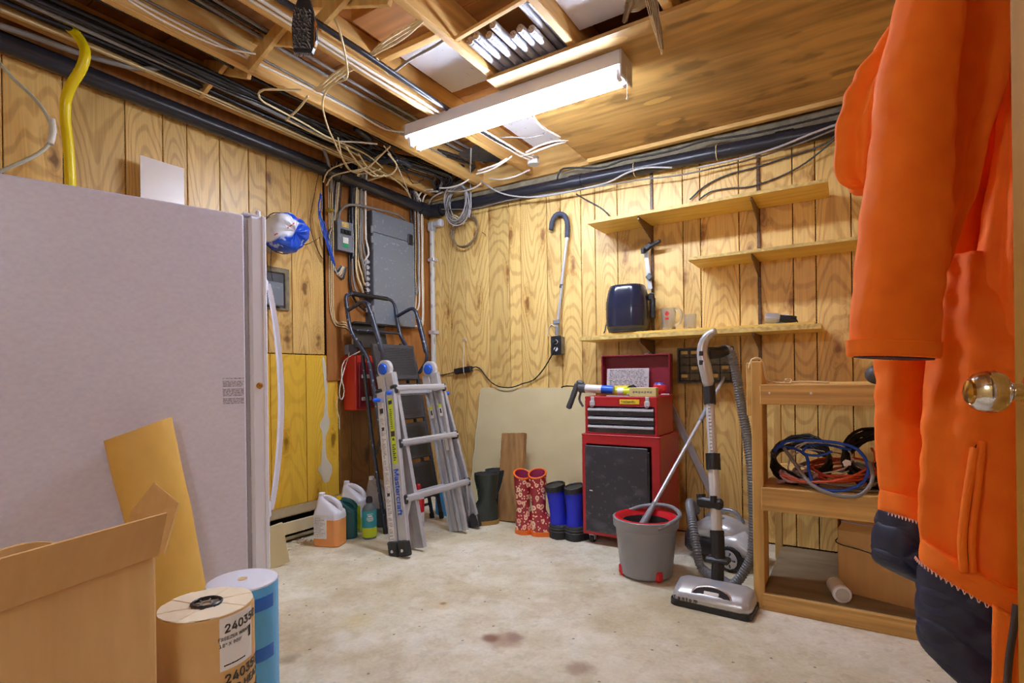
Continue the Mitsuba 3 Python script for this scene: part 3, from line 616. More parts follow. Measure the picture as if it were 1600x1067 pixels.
part(rbx, 'body', cb(-2.924, -2.80, 2.478, 2.80, .765, 1.135, .006), 'm_red_box')
for z in (.96, .81):
    d_ = part(rbx, 'drawer', cb(-2.80, -2.788, 2.50, 2.785, z - .03, z + .13, .004), 'm_red_dark')
    part(d_, 'handle', cb(-2.79, -2.775, 2.515, 2.60, z + .02, z + .045, .004), 'm_steel')
bc = thing('blue_wire_bundle', 'hank of blue wire hanging left of the small disconnect box', 'wire')
BP = np.array([(-2.88, 2.281, 2.169), (-2.87, 2.262, 2.084), (-2.86, 2.258, 2.008), (-2.85, 2.278, 1.909), (-2.85, 2.311, 1.833), (-2.86, 2.369, 1.737), (-2.87, 2.362, 1.783), (-2.88, 2.326, 1.895), (-2.88, 2.298, 2.0)])
for k in range(5):
    part(bc, 'strand', tube(BP + rng.normal(0, .008, BP.shape) * [.5, 1, 1], .0032, 5), 'm_blue_cable', True)
part(bc, 'binding', cb(-2.895, -2.85, 2.325, 2.365, 2.07, 2.09, .004), 'm_yellowdark')
# round vent with a plastic bag tied over its end
vb = thing('bag_covered_vent', 'round grey wall vent capped with a blue and white plastic bag tied with string', 'vent')
VM = frame((-2.93, 1.935, 1.835), (0, 1, 0), (1, 0, -.06))
part(vb, 'duct', xf(lathe([(.10, 0), (.105, .03), (.102, .14), (.108, .15), (.104, .165), (.1, .17)], 32), VM), 'm_duct', 40)
ang = np.linspace(0, 2 * np.pi, 49)[:-1]; ring = []
for s, (r, z) in enumerate([(.112, .12), (.113, .16), (.114, .20), (.110, .225), (.100, .245), (.078, .26), (.05, .265), (.02, .262)]):
    w = r * (1 + .05 * np.sin(5 * ang + s) * (s < 3) + .02 * np.sin(9 * ang + 2 * s))
    ring.append(np.stack([w * np.cos(ang), w * np.sin(ang), z + .02 * np.sin(3 * ang + .7) * r / .11 + .008 * np.sin(11 * ang + s)], 1))
part(vb, 'bag', xf(loft(ring), VM), 'm_bag', 50, label='printed blue and white plastic bag')
part(vb, 'string', xf(tube([(.117 * math.cos(a), .117 * math.sin(a), .135 + .006 * math.sin(3 * a)) for a in np.linspace(0, 2 * math.pi, 24)], .0025, 5), VM), 'm_black')
cable([(-2.75, 1.864, 1.706), (-2.7, 1.894, 1.734), (-2.72, 2.045, 1.774), (-2.86, 2.256, 1.881)], .0022, 'm_twine', 'brown twine pulled from the bag covered vent to the blue wire', None, 'twine')
cable([(-2.8, 1.874, 1.74), (-2.82, 1.881, 1.616), (-2.82, 1.892, 1.551)], .0022, 'm_black', 'short black wire hanging under the bag covered vent', None, 'wire')
cable([(-2.9, 2.321, 2.447), (-2.915, 2.264, 2.184), (-2.92, 2.226, 1.97), (-2.92, 2.282, 1.817), (-2.91, 2.318, 1.76)], .0025, 'm_twine', 'thin brown wire hanging down the panelling left of the blue wire', None, 'wire')
rw = thing('recessed_wall_box', 'grey framed recess in the panelling with a steel box inside', 'wall box')
ya, yb_, za, zb = 1.86, 2.075, 1.40, 1.655
for nm, b in (('frame', (ya, yb_, zb - .03, zb)), ('frame', (ya, yb_, za, za + .012)), ('frame', (yb_ - .03, yb_, za, zb)), ('frame', (ya, ya + .03, za, zb))):
    part(rw, nm, cb(XW, XW + .016, *b, .003), 'm_mortar')
part(rw, 'back', cb(XW - .002, XW + .003, ya, yb_, za, zb, .001), 'm_dark_grey')
part(rw, 'steel_box', cb(XW + .002, XW + .045, ya + .02, 2.015, za + .02, za + .16, .004), 'm_panelgrey')
# ================================================================ baseboard heater
hp = thing('baseboard_heater', 'cream baseboard heater along the foot of the left wall', 'heater')
hsec = lambda y: [(XL, y, .20), (XL + .05, y, .195), (XL + .085, y, .165), (XL + .085, y, .158), (XL + .045, y, .185), (XL, y, .19)]
part(hp, 'top_hood', loft([hsec(.2), hsec(2.45)]), 'm_heater_top')
part(hp, 'front_panel', cb(XL + .074, XL + .084, .2, 2.45, .05, .125, .003), 'm_heater')
part(hp, 'fins', cat([cb(XL + .015, XL + .062, y, y + .002, .06, .12, .0005) for y in np.arange(1.5, 2.44, .012)] + [rod((XL + .04, .2, .09), (XL + .04, 2.45, .09), .011, 8)]), 'm_dark_grey'); labels[hp + '__fins'] = {'kind': 'stuff'}
part(hp, 'back_plate', cb(XL, XL + .008, .2, 2.45, .02, .19, .002), 'm_black')
part(hp, 'bottom_rail', cb(XL + .06, XL + .088, .2, 2.45, .018, .034, .003), 'm_heater_top')
part(hp, 'end_cap', cb(XL, XL + .09, 2.45, 2.465, .012, .2, .004), 'm_heater_top')
part(hp, 'foot', cb(XL + .01, XL + .08, .25, .27, .0, .02, .002), 'm_black'); part(hp, 'foot', cb(XL + .01, XL + .08, 2.38, 2.40, .0, .02, .002), 'm_black')
deb = []
r_ = random.Random(11)
for k in range(120):
    x, y = XL + .09 + abs(r_.gauss(0, .06)), r_.uniform(1.75, 2.1); s = r_.uniform(.003, .009)
    deb.append(xf(cb(-s, s, -s * .7, s * .7, 0, s, .001), rz(r_.uniform(0, 6), (x, y, .0))))
solo('plaster_crumbs', cat(deb), 'm_chalk', 'pale crumbs of plaster on the floor by the heater', 'crumbs', kind='stuff')
# peeled strip of bare plaster in the lower panelling
pts = []
zs = np.linspace(1.12, .30, 60)
wd = .008 + .012 * np.abs(meshkit.noise(np.stack([zs * 14, 0 * zs, 0 * zs], 1)) - .3) + .035 * np.exp(-((zs - .68) / .05) ** 2) + .06 * np.exp(-((zs - .38) / .07) ** 2) * (zs > .30)
yc = 2.335 + .012 * np.sin(zs * 9)
pl = [(y + w * (.6 + .4 * meshkit.noise([[z * 30, 2, 0]])[0]), z) for y, w, z in zip(yc, wd, zs)] + [(y - w * (.5 + .4 * meshkit.noise([[z * 33, 5, 0]])[0]), z) for y, w, z in list(zip(yc, wd, zs))[::-1]]
part('wall_left', 'bare_plaster', xf(ext(Polygon(pl).buffer(.002), .0022), np.array([[0, 0, 1, XL + .0135], [1, 0, 0, 0], [0, 1, 0, 0], [0, 0, 0, 1]], float)), 'm_chalk', label='ragged strip of bare plaster where the panelling peeled')
# ================================================================ jugs and bottles by the heater
def jug(name, label, loc, rot, h, w, d, m_low, m_up, split, cap, group=None, lab=None, neck=.018):
    t = thing(name, label, 'jug', group); M = rz(rot, loc)
    def ring(z, kx, ky, ox=0, r=.028): q = roundrect_pts(w * kx, d * ky, min(r, .45 * d * ky, .45 * w * kx), 5); return np.column_stack([q[:, 0] + ox, q[:, 1], np.full(len(q), z)])
    zs = split * h
    part(t, 'liquid' if m_low != m_up else 'base', xf(loft([ring(.001, .93, .9), ring(.008, 1, 1), ring(zs, 1, 1)]), M), m_low, 40)
    sec = [ring(zs, 1, 1), ring(.60 * h, 1, 1), ring(.66 * h, .97, .94)]
    part(t, 'body', xf(loft(sec + [ring(.72 * h, .78, .8, -.06 * w), ring(.82 * h, .5, .62, -.2 * w), ring(.90 * h, .27, .4, -.3 * w, .02), ring(.93 * h, .22, .3, -.31 * w, .016)]), M), m_up, 40)
    part(t, 'handle', xf(sweep(spline([(.38 * w, 0, .66 * h), (.40 * w, 0, .73 * h), (.33 * w, 0, .80 * h), (.15 * w, 0, .865 * h), (-.08 * w, 0, .905 * h), (-.24 * w, 0, .905 * h)], .012), .014, 10, flat=(1.0, 1.2)), M), m_up, True)
    part(t, 'cap', xf(mv(lathe([(neck, .925 * h), (neck, .99 * h), (neck - .003, h)], 24), -.31 * w, 0, 0), M), cap, 40)
    if lab:
        m, z0, z1, x0, x1 = lab
        part(t, 'label', xf(cb(x0 * w, x1 * w, -d / 2 - .0012, -d / 2 + .003, z0 * h, z1 * h, .0008), M), m, label='printed label')
        lines = [cb(x0 * w + .006, x0 * w + .006 + (x1 - x0) * w * f, -d / 2 - .0018, -d / 2, z, z + .0022, .0002) for z, f in [((z0 + (z1 - z0) * (i + 1) / 13) * h, .5 + .4 * ((i * 7) % 5) / 5) for i in range(11)]]
        key = part(t, 'print', xf(cat(lines), M), 'm_print_grey'); labels[key] = {'kind': 'stuff'}
    return t
RJ = math.radians(20)
jug('washer_fluid_jug', 'white jug half full of orange liquid, frontmost of the jugs by the heater', (-2.625, 2.115, 0), RJ, .305, .165, .12, 'm_orange_liquid', 'm_jug', .52, 'm_white', lab=('m_sticker', .16, .62, -.42, .08))
jug('antifreeze_jug', 'dark teal jug with a yellow cap between the clear jugs', (-2.655, 2.262, 0), RJ + .5, .255, .13, .11, 'm_teal_jug', 'm_teal_jug', .4, 'm_yellow', lab=('m_yellow', .3, .55, -.45, -.1))
jug('clear_jug', 'clear jug with a lime green label, behind the teal bottle', (-2.74, 2.40, 0), RJ, .315, .165, .12, 'm_greenish', 'm_jug', .3, 'm_white', lab=('m_lime', .08, .55, -.1, .45))
jug('dark_liquid_jug', 'greyish jug holding dark liquid, rearmost by the ladders', (-2.68, 2.56, 0), RJ, .325, .17, .12, 'm_darkliquid', 'm_jug_grey', .38, 'm_white')
bt = thing('teal_bottle', 'round teal bottle with a black cap beside the jugs', 'bottle')
BL_ = (-2.52, 2.325, 0)
part(bt, 'body', mv(lathe([(.04, .001), (.043, .006), (.043, .165), (.040, .185), (.026, .203), (.018, .212), (.018, .222)], 32), *BL_), 'm_bottle_grey', 40)
part(bt, 'label', mv(lathe([(.0434, .07), (.0438, .071), (.0438, .172), (.0434, .173)], 32), *BL_), 'm_teal', 40)
part(bt, 'label', mv(lathe([(.0434, .012), (.0438, .013), (.0438, .069), (.0434, .07)], 32), *BL_), 'm_lime', 40, label='lime green lower label')
tb_ = math.atan2(-BL_[1], -BL_[0])
key = part(bt, 'print', cat([patch_on(BL_, .0438, tb_ + .1 - w, tb_ + .1 + w, z, z + h) for w, h, z in ((.42, .004, .152), (.3, .009, .138), (.5, .003, .130), (.45, .003, .124), (.5, .003, .118), (.35, .003, .112))]), 'm_sticker'); labels[key] = {'kind': 'stuff'}
part(bt, 'cap', mv(lathe([(.02, .218), (.02, .24), (.015, .252)], 20), *BL_), 'm_black', 40)
sb_ = thing('spray_can', 'red and white bottle glimpsed between the step ladder and the aluminium ladder', 'bottle')
part(sb_, 'body', mv(lathe([(.035, .001), (.036, .005), (.036, .20), (.03, .22), (.014, .235)], 24), -2.42, 2.66, 0), 'm_white', 40)
part(sb_, 'label', mv(lathe([(.0363, .10), (.0368, .101), (.0368, .185), (.0363, .186)], 24), -2.42, 2.66, 0), 'm_redplastic', 40)
part(sb_, 'cap', mv(lathe([(.016, .235), (.016, .275), (.01, .282)], 16), -2.42, 2.66, 0), 'm_redplastic', 40)
bj = thing('blue_jug', 'pale blue jug on the floor behind the aluminium ladder', 'jug')
part(bj, 'body', mv(loft([np.column_stack([roundrect_pts(.13 * k, .1 * k, .02), np.full(20, z)]) for z, k in ((.001, .95), (.01, 1), (.16, 1), (.2, .75), (.22, .3))]), -2.47, 3.0, 0), 'm_blueroll', 40)
part(bj, 'cap', mv(lathe([(.018, .215), (.018, .245)], 16), -2.47, 3.0, 0), 'm_white', 40)
# ================================================================ aluminium ladder, folded, leaning back
al = thing('aluminium_ladder', 'folded aluminium multi position ladder with blue hinge knobs in front of the step ladder', 'ladder')
le = np.array([-.215, 0, .977]); ln = np.array([.977, 0, .215]); LO = np.array([-2.105, 2.49, 0])
def LP(s, t, d): return LO + le * s + np.array([0, 1, 0]) * t + ln * d
def LM(s, t, d): return frame(LP(s, t, d), ln, le)         # local x out of the ladder, y across, z up along it
LH = 1.045
def rail(s0, t0, s1, t1, d0, d1, th=.024):
    """A channel section from (s0, t0) to (s1, t1) with lips."""
    secs = []
    for s, t in ((s0, t0), (s1, t1)):
        secs.append([LP(s, t + y, d) for y, d in ((-th / 2, d0 + .003), (-th / 2 + .003, d0), (th / 2, d0), (th / 2, d0 + .012), (-th / 2 + .006, d0 + .016), (-th / 2 + .006, d1 - .016), (th / 2, d1 - .012), (th / 2, d1), (-th / 2 + .003, d1), (-th / 2, d1 - .003))])
    return loft(secs)
def flip(m, t=0): v, f = m; v = v.copy(); v[:, 1] = 2 * LO[1] - v[:, 1]; return v, f[:, ::-1]
halves = ((.006, .072), (-.072, -.006))
for hi, (d0, d1) in enumerate(halves):
    for sd in (-1, 1):
        m = rail(.04, -.322, LH - .12, -.222, d0, d1); n_ = rail(.012, -.196, LH - .02, -.196, d0 + .004, d1 - .004)
        ft = cat([xf(cb(-.036, .036, -.02, .02, -.03, .055, .008), LM(.032, -.325, (d0 + d1) / 2))])
        if sd > 0: m, n_, ft = flip(m), flip(n_), flip(ft)
        fr = part(al, 'flared_rail', m, 'm_alu'); part(al, 'inner_rail', n_, 'm_alu')
        fk = part(fr, 'foot', ft, 'm_rubber', label='black rubber foot')
        bolt = xf(lathe([(.009, 0), (.009, .003), (.004, .005)], 12), frame(LP(.035, -.346, (d0 + d1) / 2), ln, (0, -1, 0)))
        part(fr, 'bolt', flip(bolt) if sd > 0 else bolt, 'm_steel')
    for s in (.30, .61, .925) if hi == 0 else (.30, .61, .925):
        hw = .322 - .100 * (s - .04) / (LH - .16)
        dd = d1 - .012 if hi == 0 else d0 + .012; sg = 1 if hi == 0 else -1
        sec = [(-.018, .016), (-.018, .022), (-.008, .026), (.008, .026), (.018, .022), (.018, -.010), (.012, -.016), (-.012, -.016)]
        rg = part(al, 'rung', loft([[LP(s + z, t, dd + sg * y) for z, y in sec] for t in (-hw + .012, hw - .012)]), 'm_alu')
        ridge = cat([loft([[LP(s + z + a, t, dd + sg * (.0225 + b)) for a, b in ((-.0012, 0), (-.0012, .003), (.0012, .003), (.0012, 0))] for t in (-hw + .03, hw - .03)]) for z in (-.006, .0, .006)])
        key = part(rg, 'grip_ribs', ridge, 'm_alu'); labels[key] = {'kind': 'stuff'}
        for sd in (-1, 1):
            cp = xf(cb(-.026, .024, -.012, .014, -.028, .024, .008), LM(s, -hw + .004, dd)); bo = xf(lathe([(.007, 0), (.007, .003), (.003, .004)], 10), frame(LP(s, -hw + .004, dd + sg * .024), (0, 1, 0), ln * sg))
            part(rg, 'end_cap', flip(cp) if sd > 0 else cp, 'm_rubber', label='black plastic end cap'); part(rg, 'rivet', flip(bo) if sd > 0 else bo, 'm_steel')
# diagonal braces from the lowest rung
for sd in (-1, 1):
    b = beam(LP(.285, -.262, .076), LP(.10, -.312, .02), .022, .006, .002, ln)
    part(al, 'brace', flip(b) if sd > 0 else b, 'm_alu')
# hinges with blue knobs
for sd in (-1, 1):
    t = -.196 * -sd
    h = part(al, 'hinge', xf(lathe([(.048, -.016), (.053, -.012), (.053, .012), (.048, .016)], 32), frame(LP(LH + .012, sd * .20, 0), ln, (0, -1, 0))), 'm_steel', 40)
    part(h, 'ring', xf(lathe([(.040, .016), (.043, .020), (.034, .020), (.034, .016)], 28), frame(LP(LH + .012, sd * .20, 0), ln, (0, -1, 0))), 'm_alu', 40)
    part(h, 'knob', xf(lathe([(.033, .014), (.033, .026), (.028, .032), (.015, .034)], 28), frame(LP(LH + .012, sd * .20, 0), ln, (0, -1, 0))), 'm_blue', 40, label='round blue hinge knob')
    for d in (.036, -.036): part(h, 'bracket', xf(cb(-.03, .03, -.006, .006, -.10, .02, .004), LM(LH - .04, sd * .20 - .014, d)), 'm_alu')
# blue lock pins
for d, ss in ((.045, .905), (-.05, .882)):
    part(al, 'lock_pin', xf(lathe([(.006, 0), (.012, .004), (.014, .03), (.012, .045), (.008, .05)], 16), frame(LP(ss, -.24, d), ln, (.5 if d > 0 else .1, -1, .05))), 'm_blue', 40, label='blue lock pin')
    part(al, 'lock_pin', xf(lathe([(.006, 0), (.012, .004), (.014, .03), (.012, .045), (.008, .05)], 16), frame(LP(ss - .02 if d > 0 else .39, .24 if d > 0 else .30, d), ln, (0, 1, 0))), 'm_blue', 40)
# stickers on the outer face of the left rails
def tl(s): return -.322 + .100 * (s - .04) / (LH - .16) - .0122
def on_rail(s0, s1, d0, d1, lift=.0006):
    return loft([[LP(s, tl(s) - q, d) for q, d in ((0, d0), (lift, d0), (lift, d1), (0, d1))] for s in (s0, s1)])
def rail_text(s_, h, s0, dmid, bold=True, down=True, depth=.0005):
    v, f = A(meshkit.text_mesh(s_, h, depth, bold)); x, y, q = v.T
    s = s0 - x; d = dmid + y - h / 2        # reads downwards
    return np.array([LP(a, tl(a) - .0009 - c, b) for a, b, c in zip(s, d, q)]), f
part(al, 'sticker', on_rail(.50, .875, .018, .052), 'm_lime', label='lime green sticker strip')
key = part(al, 'sticker_print', cat([on_rail(.84, .862, .02, .05, .001), on_rail(.655, .685, .02, .05, .001), on_rail(.632, .645, .028, .045, .001)] + [on_rail(.52 + .012 * k, .526 + .012 * k, .024, .038 + .008 * (k % 2), .001) for k in range(8)] + [on_rail(.70 + .012 * k, .705 + .012 * k, .024, .04, .001) for k in range(10)]), 'm_print'); labels[key] = {'kind': 'stuff'}
part(al, 'maker_lettering', rail_text('Mastercraft', .034, .475, .038), 'm_blue_cable', label='blue lettering running down the rail')
part(al, 'warning_strip', on_rail(.06, .86, -.058, -.02), 'm_sticker')
pr = []; r_ = random.Random(9)
for k in range(92):
    s0 = .07 + k * .0086
    if r_.random() < .12: continue
    w = r_.uniform(.012, .032); pr.append(on_rail(s0, s0 + .0035, -.055, -.055 + w, .001))
key = part(al, 'warning_print', cat(pr), 'm_print_grey'); labels[key] = {'kind': 'stuff'}
part(al, 'warning_print', cat([on_rail(.80, .83, -.054, -.026, .0012), on_rail(.70, .72, -.05, -.03, .0012), on_rail(.33, .345, -.05, -.03, .0012)]), 'm_print'); labels[al + '__warning_print_001'] = {'kind': 'stuff'}
for d in (.039, -.039):
    t = .196 - .0125
    lab = lambda s0, s1, a, b, l=.0006: loft([[LP(s, t - q, d + x) for q, x in ((0, a), (l, a), (l, b), (0, b))] for s in (s0, s1)])
    sk = part(al, 'sticker', lab(.74, .82, -.014, .014), 'm_sticker')
    part(sk, 'heading', lab(.80, .818, -.013, .013, .0011), 'm_lime'); part(sk, 'arrow', lab(.76, .79, -.006, .006, .0011), 'm_print')
    if d > 0: part(al, 'sticker', lab(.52, .64, -.012, .012), 'm_sticker')
# ================================================================ step ladder behind it
sp = thing('step_ladder', 'dark blue tubular step ladder with black treads leaning under the electrical panel', 'ladder')
SE = np.array([-.2, 0, .98]); SN = np.array([.98, 0, .2]); SO = np.array([-2.44, 2.66, 0])
def SP(s, t, d): return tuple(SO + SE * s + np.array([0, 1, 0]) * t + SN * d)
def SM(s, t, d): return frame(SP(s, t, d), SN, SE)
hw = .215; tr = .0125
part(sp, 'main_frame', pipe([SP(.01, -hw - .005, .03), SP(1.12, -hw, .03), SP(1.33, -hw - .015, -.085), SP(1.60, -hw - .012, -.085), SP(1.60, hw + .012, -.085), SP(1.33, hw + .015, -.085), SP(1.12, hw, .03), SP(.01, hw + .005, .03)], .0135, .07, 12), 'm_navytube', True, label='bent dark blue tube frame')
part(sp, 'grip', rod(SP(1.60, -hw + .06, -.085), SP(1.60, hw - .06, -.085), .0165, 14), 'm_black', True)
for sd in (-1, 1):
    a = sd * (hw + .012)
    hr = part(sp, 'hand_rail', pipe([SP(1.475, a, -.085), SP(1.50, a + .0, .10), SP(1.10, a * .93, .16), SP(1.02, a * .9, .06)], .0125, .06, 12), 'm_navytube', True)
    part(hr, 'grip', rod(SP(1.405, a * .985, .117), SP(1.15, a * .937, .151), .0175, 14), 'm_navytube', True, label='worn foam grip')
    part(sp, 'rear_leg', pipe([SP(1.26, sd * (hw - .03), -.05), SP(.6, sd * (hw + .0), -.055), SP(.01, sd * (hw + .01), -.055)], .0125, .03, 12), 'm_navytube', True)
    for d in (.03, -.055): part(sp, 'foot', rod(SP(-.0, sd * (hw + .006), d), SP(.045, sd * (hw + .006), d), .0165, 12), 'm_rubber', 40)
    part(sp, 'link', beam(SP(.62, sd * hw, .03), SP(.50, sd * hw, -.055), .006, .02, .002, SN), 'm_navytube')
part(sp, 'cross_bar', rod(SP(1.345, -hw - .01, -.08), SP(1.345, hw + .01, -.08), .009, 10), 'm_navytube', True)
part(sp, 'cross_bar', rod(SP(.11, -hw, -.055), SP(.11, hw, -.055), .009, 10), 'm_navytube', True)
part(sp, 'tool_tray', xf(cat([cb(-.022, -.008, -hw + .03, hw - .1, -.10, .075, .006), cb(-.03, .02, -hw + .028, hw - .098, .06, .078, .006)]), SM(1.33, 0, -.10)), 'm_black', label='flat black tray folded at the top')
for k in range(4):
    s = 1.10 - .27 * k; w = hw - .022 - (0 if k else -.006)
    td = part(sp, 'tread', xf(cat([cb(-.008, .012, -w, w, -.115, .12, .006), cb(-.016, .016, -w, w, -.125, -.108, .006)]), SM(s, 0, .045)), 'm_tread')
    key = part(td, 'rubber_ribs', xf(cat([cb(.011, .0145, -w + .02, w - .02, z, z + .003, .0008) for z in np.arange(-.09, .10, .012)]), SM(s, 0, .045)), 'm_rubber'); labels[key] = {'kind': 'stuff'}
# ================================================================ wall shelves
YW = YB - .012
def wall_shelf(label, x0, x1, y0, z0, z1, bxs, extra=None):
    t = thing('wall_shelf', label, 'shelf', None)
    part(t, 'board', cb(x0, x1, y0, YW - .014, z0, z1, .002), 'm_wallshelf')
    part(t, 'edge_band', cb(x0, x1, y0 - .0015, y0, z0 + .001, z1 - .001, .0005), 'm_shelfedge', label='raw particle board edge')
    for x in bxs:
        tri = Polygon([(y0 + .02, z0), (YW - .012, z0), (YW - .012, z0 - .085), (YW - .03, z0 - .085), (y0 + .02, z0 - .018)])
        part(t, 'bracket', xf(ext(tri, .008), np.array([[0, 0, 1, x - .004], [1, 0, 0, 0], [0, 1, 0, 0], [0, 0, 0, 1]], float)), 'm_bronze', label='dark brown steel bracket')
    if extra: part(t, 'upper_board', cb(*extra, .002), 'm_wallshelf')
    return t
wall_shelf('longest upper wall shelf, just below the black drain pipe', -1.39, -.095, 3.10, 1.922, 1.942, (-1.069, -.447))
wall_shelf('short middle wall shelf below the right half of the top shelf', -.777, .12, 3.10, 1.618, 1.637, (-.447,))
wall_shelf('lowest wall shelf carrying the air fryer and the beer mug', -1.46, -.13, 3.10, 1.198, 1.226, (-1.069, -.447), (-1.30, -.16, 3.17, YW - .014, 1.226, 1.243))
for k, x in enumerate((-1.069, -.447)):
    st = thing('shelf_standard', 'slotted dark shelf standard behind the air fryer' if k == 0 else 'slotted dark shelf standard right of the glasses', 'shelf standard')
    part(st, 'channel', cb(x - .0085, x + .0085, YW - .013, YW, 1.02 if k else 1.1, 2.27, .002), 'm_bronze')
    key = part(st, 'slots', cat([cb(x + s - .0018, x + s + .0018, YW - .0136, YW - .012, z, z + .012, .0003) for z in np.arange(1.15, 2.26, .032) for s in (-.005, .005)]), 'm_print'); labels[key] = {'kind': 'stuff'}
# ================================================================ things on the shelves
SH = 1.2435
af = thing('air_fryer', 'glossy blue black air fryer on the lowest wall shelf', 'air fryer'); AM = rz(math.radians(8), (-1.19, 3.255, SH))
sec = []
for z, k in ((.002, .86), (.012, .90), (.05, .97), (.12, 1.0), (.19, .985), (.25, .90), (.275, .84), (.29, .80), (.294, .72), (.296, .5)):
    q = roundrect_pts(.262 * k, .245 * k, .095 * k, 9); sec.append(np.column_stack([q, np.full(len(q), z)]))
part(af, 'housing', xf(loft(sec), AM), 'm_fryer', 60)
part(af, 'seam', xf(loft([np.column_stack([roundrect_pts(.2635, .2465, .096, 9), np.full(36, z)]) for z in (.150, .152)]), AM), 'm_black')
part(af, 'base', xf(loft([np.column_stack([roundrect_pts(.262 * k, .245 * k, .09, 9), np.full(36, z)]) for z, k in ((.004, .875), (.030, .945), (.036, .955))]), AM), 'm_fryer_base', 60, label='olive brown base band')
hd = part(af, 'basket_handle', xf(cat([cb(.125, .165, -.02, .02, .195, .235, .008), cb(.140, .170, -.018, .018, .08, .215, .008)]), AM), 'm_black')
part(hd, 'button', xf(cb(.136, .160, -.012, .012, .235, .241, .002), AM), 'm_grey')
part(af, 'cord_stub', xf(tube([(-.12, .02, .10), (-.14, .02, .08), (-.148, .0, .02), (-.15, -.02, .006)], .004, 6), AM), 'm_black', True)
mg = thing('beer_mug', 'clear glass beer mug with a red emblem on the lowest shelf beside the air fryer', 'mug'); MM = rz(-.25, (-.925, 3.22, SH))
part(mg, 'glass', xf(lathe([(.0, .003), (.036, .001), (.040, .006), (.041, .07), (.043, .13), (.0405, .1305), (.0385, .07), (.037, .018), (.0, .018)], 32), MM), 'm_glass', 40)
part(mg, 'handle', xf(sweep(spline([(.041, 0, .115), (.065, 0, .118), (.082, 0, .10), (.082, 0, .06), (.07, 0, .035), (.041, 0, .03)], .008), .008, 10), MM), 'm_glass', True)
part(mg, 'emblem', wrap_poly(Point(0, 0).buffer(.012).difference(Point(0, 0).buffer(.007)).union(Polygon([(-.007, -.006), (.007, -.006), (.004, .005), (0, .008), (-.004, .005)])).union(sbox(-.01, -.035, .01, -.024)), (-.925, 3.22, SH + .095), .0425, -1.5), 'm_redplastic', label='red emblem')
tg = thing('glass_tumbler', 'small clear glass tumbler on the lowest shelf right of the beer mug', 'glass')
part(tg, 'glass', mv(lathe([(.0, .002), (.030, .001), (.033, .004), (.037, .085), (.0352, .0852), (.0312, .012), (.0, .012)], 32), -.80, 3.22, SH), 'm_glass', 40)
fh = thing('flashlight', 'silver and black flashlight lying on the lowest shelf by its right end', 'flashlight'); FMx = frame((-.335, 3.24, SH + .03), (0, 0, 1), (.9, .1, -.12))
part(fh, 'head', xf(lathe([(.0, -.065), (.026, -.065), (.029, -.06), (.029, -.01), (.022, .005)], 24), FMx), 'm_silver', 40)
part(fh, 'lens_ring', xf(lathe([(.020, -.066), (.0285, -.066), (.0285, -.058), (.020, -.06)], 24, ring=True), FMx), 'm_steel', 40)
part(fh, 'body', xf(lathe([(.022, .004), (.021, .02), (.021, .08), (.019, .085)], 20), FMx), 'm_black', 40)
part(fh, 'switch', xf(cb(.019, .026, -.006, .006, .02, .05, .003), FMx), 'm_white')
part(fh, 'strap', tube([(-.34, 3.20, SH + .004), (-.29, 3.19, SH + .006), (-.26, 3.22, SH + .03), (-.245, 3.24, SH + .006)], .004, 6), 'm_black', True)
bcp = thing('bar_clamp', 'bar clamp with a black head hanging on the wall above the air fryer', 'clamp')
part(bcp, 'bar', beam((-1.1, 3.345, 1.764), (-1.074, 3.345, 1.518), .028, .007, .001, (0, 1, 0)), 'm_steel')
part(bcp, 'head', cat([beam((-1.109, 3.335, 1.763), (-1.057, 3.33, 1.799), .03, .035, .005, (0, 1, 0)), beam((-1.074, 3.33, 1.782), (-0.991, 3.3, 1.804), .022, .022, .005, (0, 0, 1))]), 'm_black')
part(bcp, 'slide', beam((-1.088, 3.34, 1.608), (-1.062, 3.335, 1.58), .036, .024, .004, (0, 1, 0)), 'm_dark_grey')
part(bcp, 'pad', rod((-1.104, 3.31, 1.774), (-1.105, 3.31, 1.742), .014, 12), 'm_black', 40)
# ================================================================ cane, outlet, cord with adapter
cn = thing('walking_cane', 'aluminium walking cane with a grey foam crook handle hanging on the back wall', 'cane')
part(cn, 'handle', sweep(spline([(-1.781, 3.355, 2.006), (-1.77, 3.355, 2.063), (-1.744, 3.355, 2.099), (-1.709, 3.355, 2.106), (-1.674, 3.355, 2.087), (-1.655, 3.355, 2.04), (-1.653, 3.355, 1.995), (-1.657, 3.355, 1.934)], .015), .017, 14), 'm_foamgrey', True)
part(cn, 'shaft', rod((-1.657, 3.355, 1.934), (-1.706, 3.355, 1.599), .0105, 14), 'm_steel', True)
part(cn, 'shaft', rod((-1.701, 3.355, 1.607), (-1.743, 3.355, 1.316), .009, 14), 'm_lightgrey', True)
part(cn, 'collar', rod((-1.655, 3.355, 1.943), (-1.659, 3.355, 1.912), .0125, 14), 'm_white', 40)
part(cn, 'collar', rod((-1.704, 3.355, 1.616), (-1.709, 3.355, 1.59), .012, 14), 'm_dark_grey', 40)
part(cn, 'tip', rod((-1.74, 3.355, 1.325), (-1.746, 3.355, 1.262), .014, 14), 'm_grey', 40)
part(cn, 'clip', beam((-1.765, 3.345, 1.352), (-1.719, 3.345, 1.358), .02, .03, .003), 'm_grey')
ob = thing('wall_outlet', 'dark surface mounted outlet box under the cane tip', 'outlet')
part(ob, 'box', cb(-1.772, -1.70, 3.325, YW, 1.128, 1.252, .004), 'm_mortar')
part(ob, 'cover', cb(-1.776, -1.696, 3.320, 3.326, 1.124, 1.256, .003), 'm_black')
for z in (1.165, 1.215): part(ob, 'socket', xf(lathe([(.0, .0), (.016, .0), (.016, .003), (.0, .0032)], 20), frame((-1.736, 3.321, z), (1, 0, 0), (0, -1, 0))), 'm_white', 30, label='white socket face')
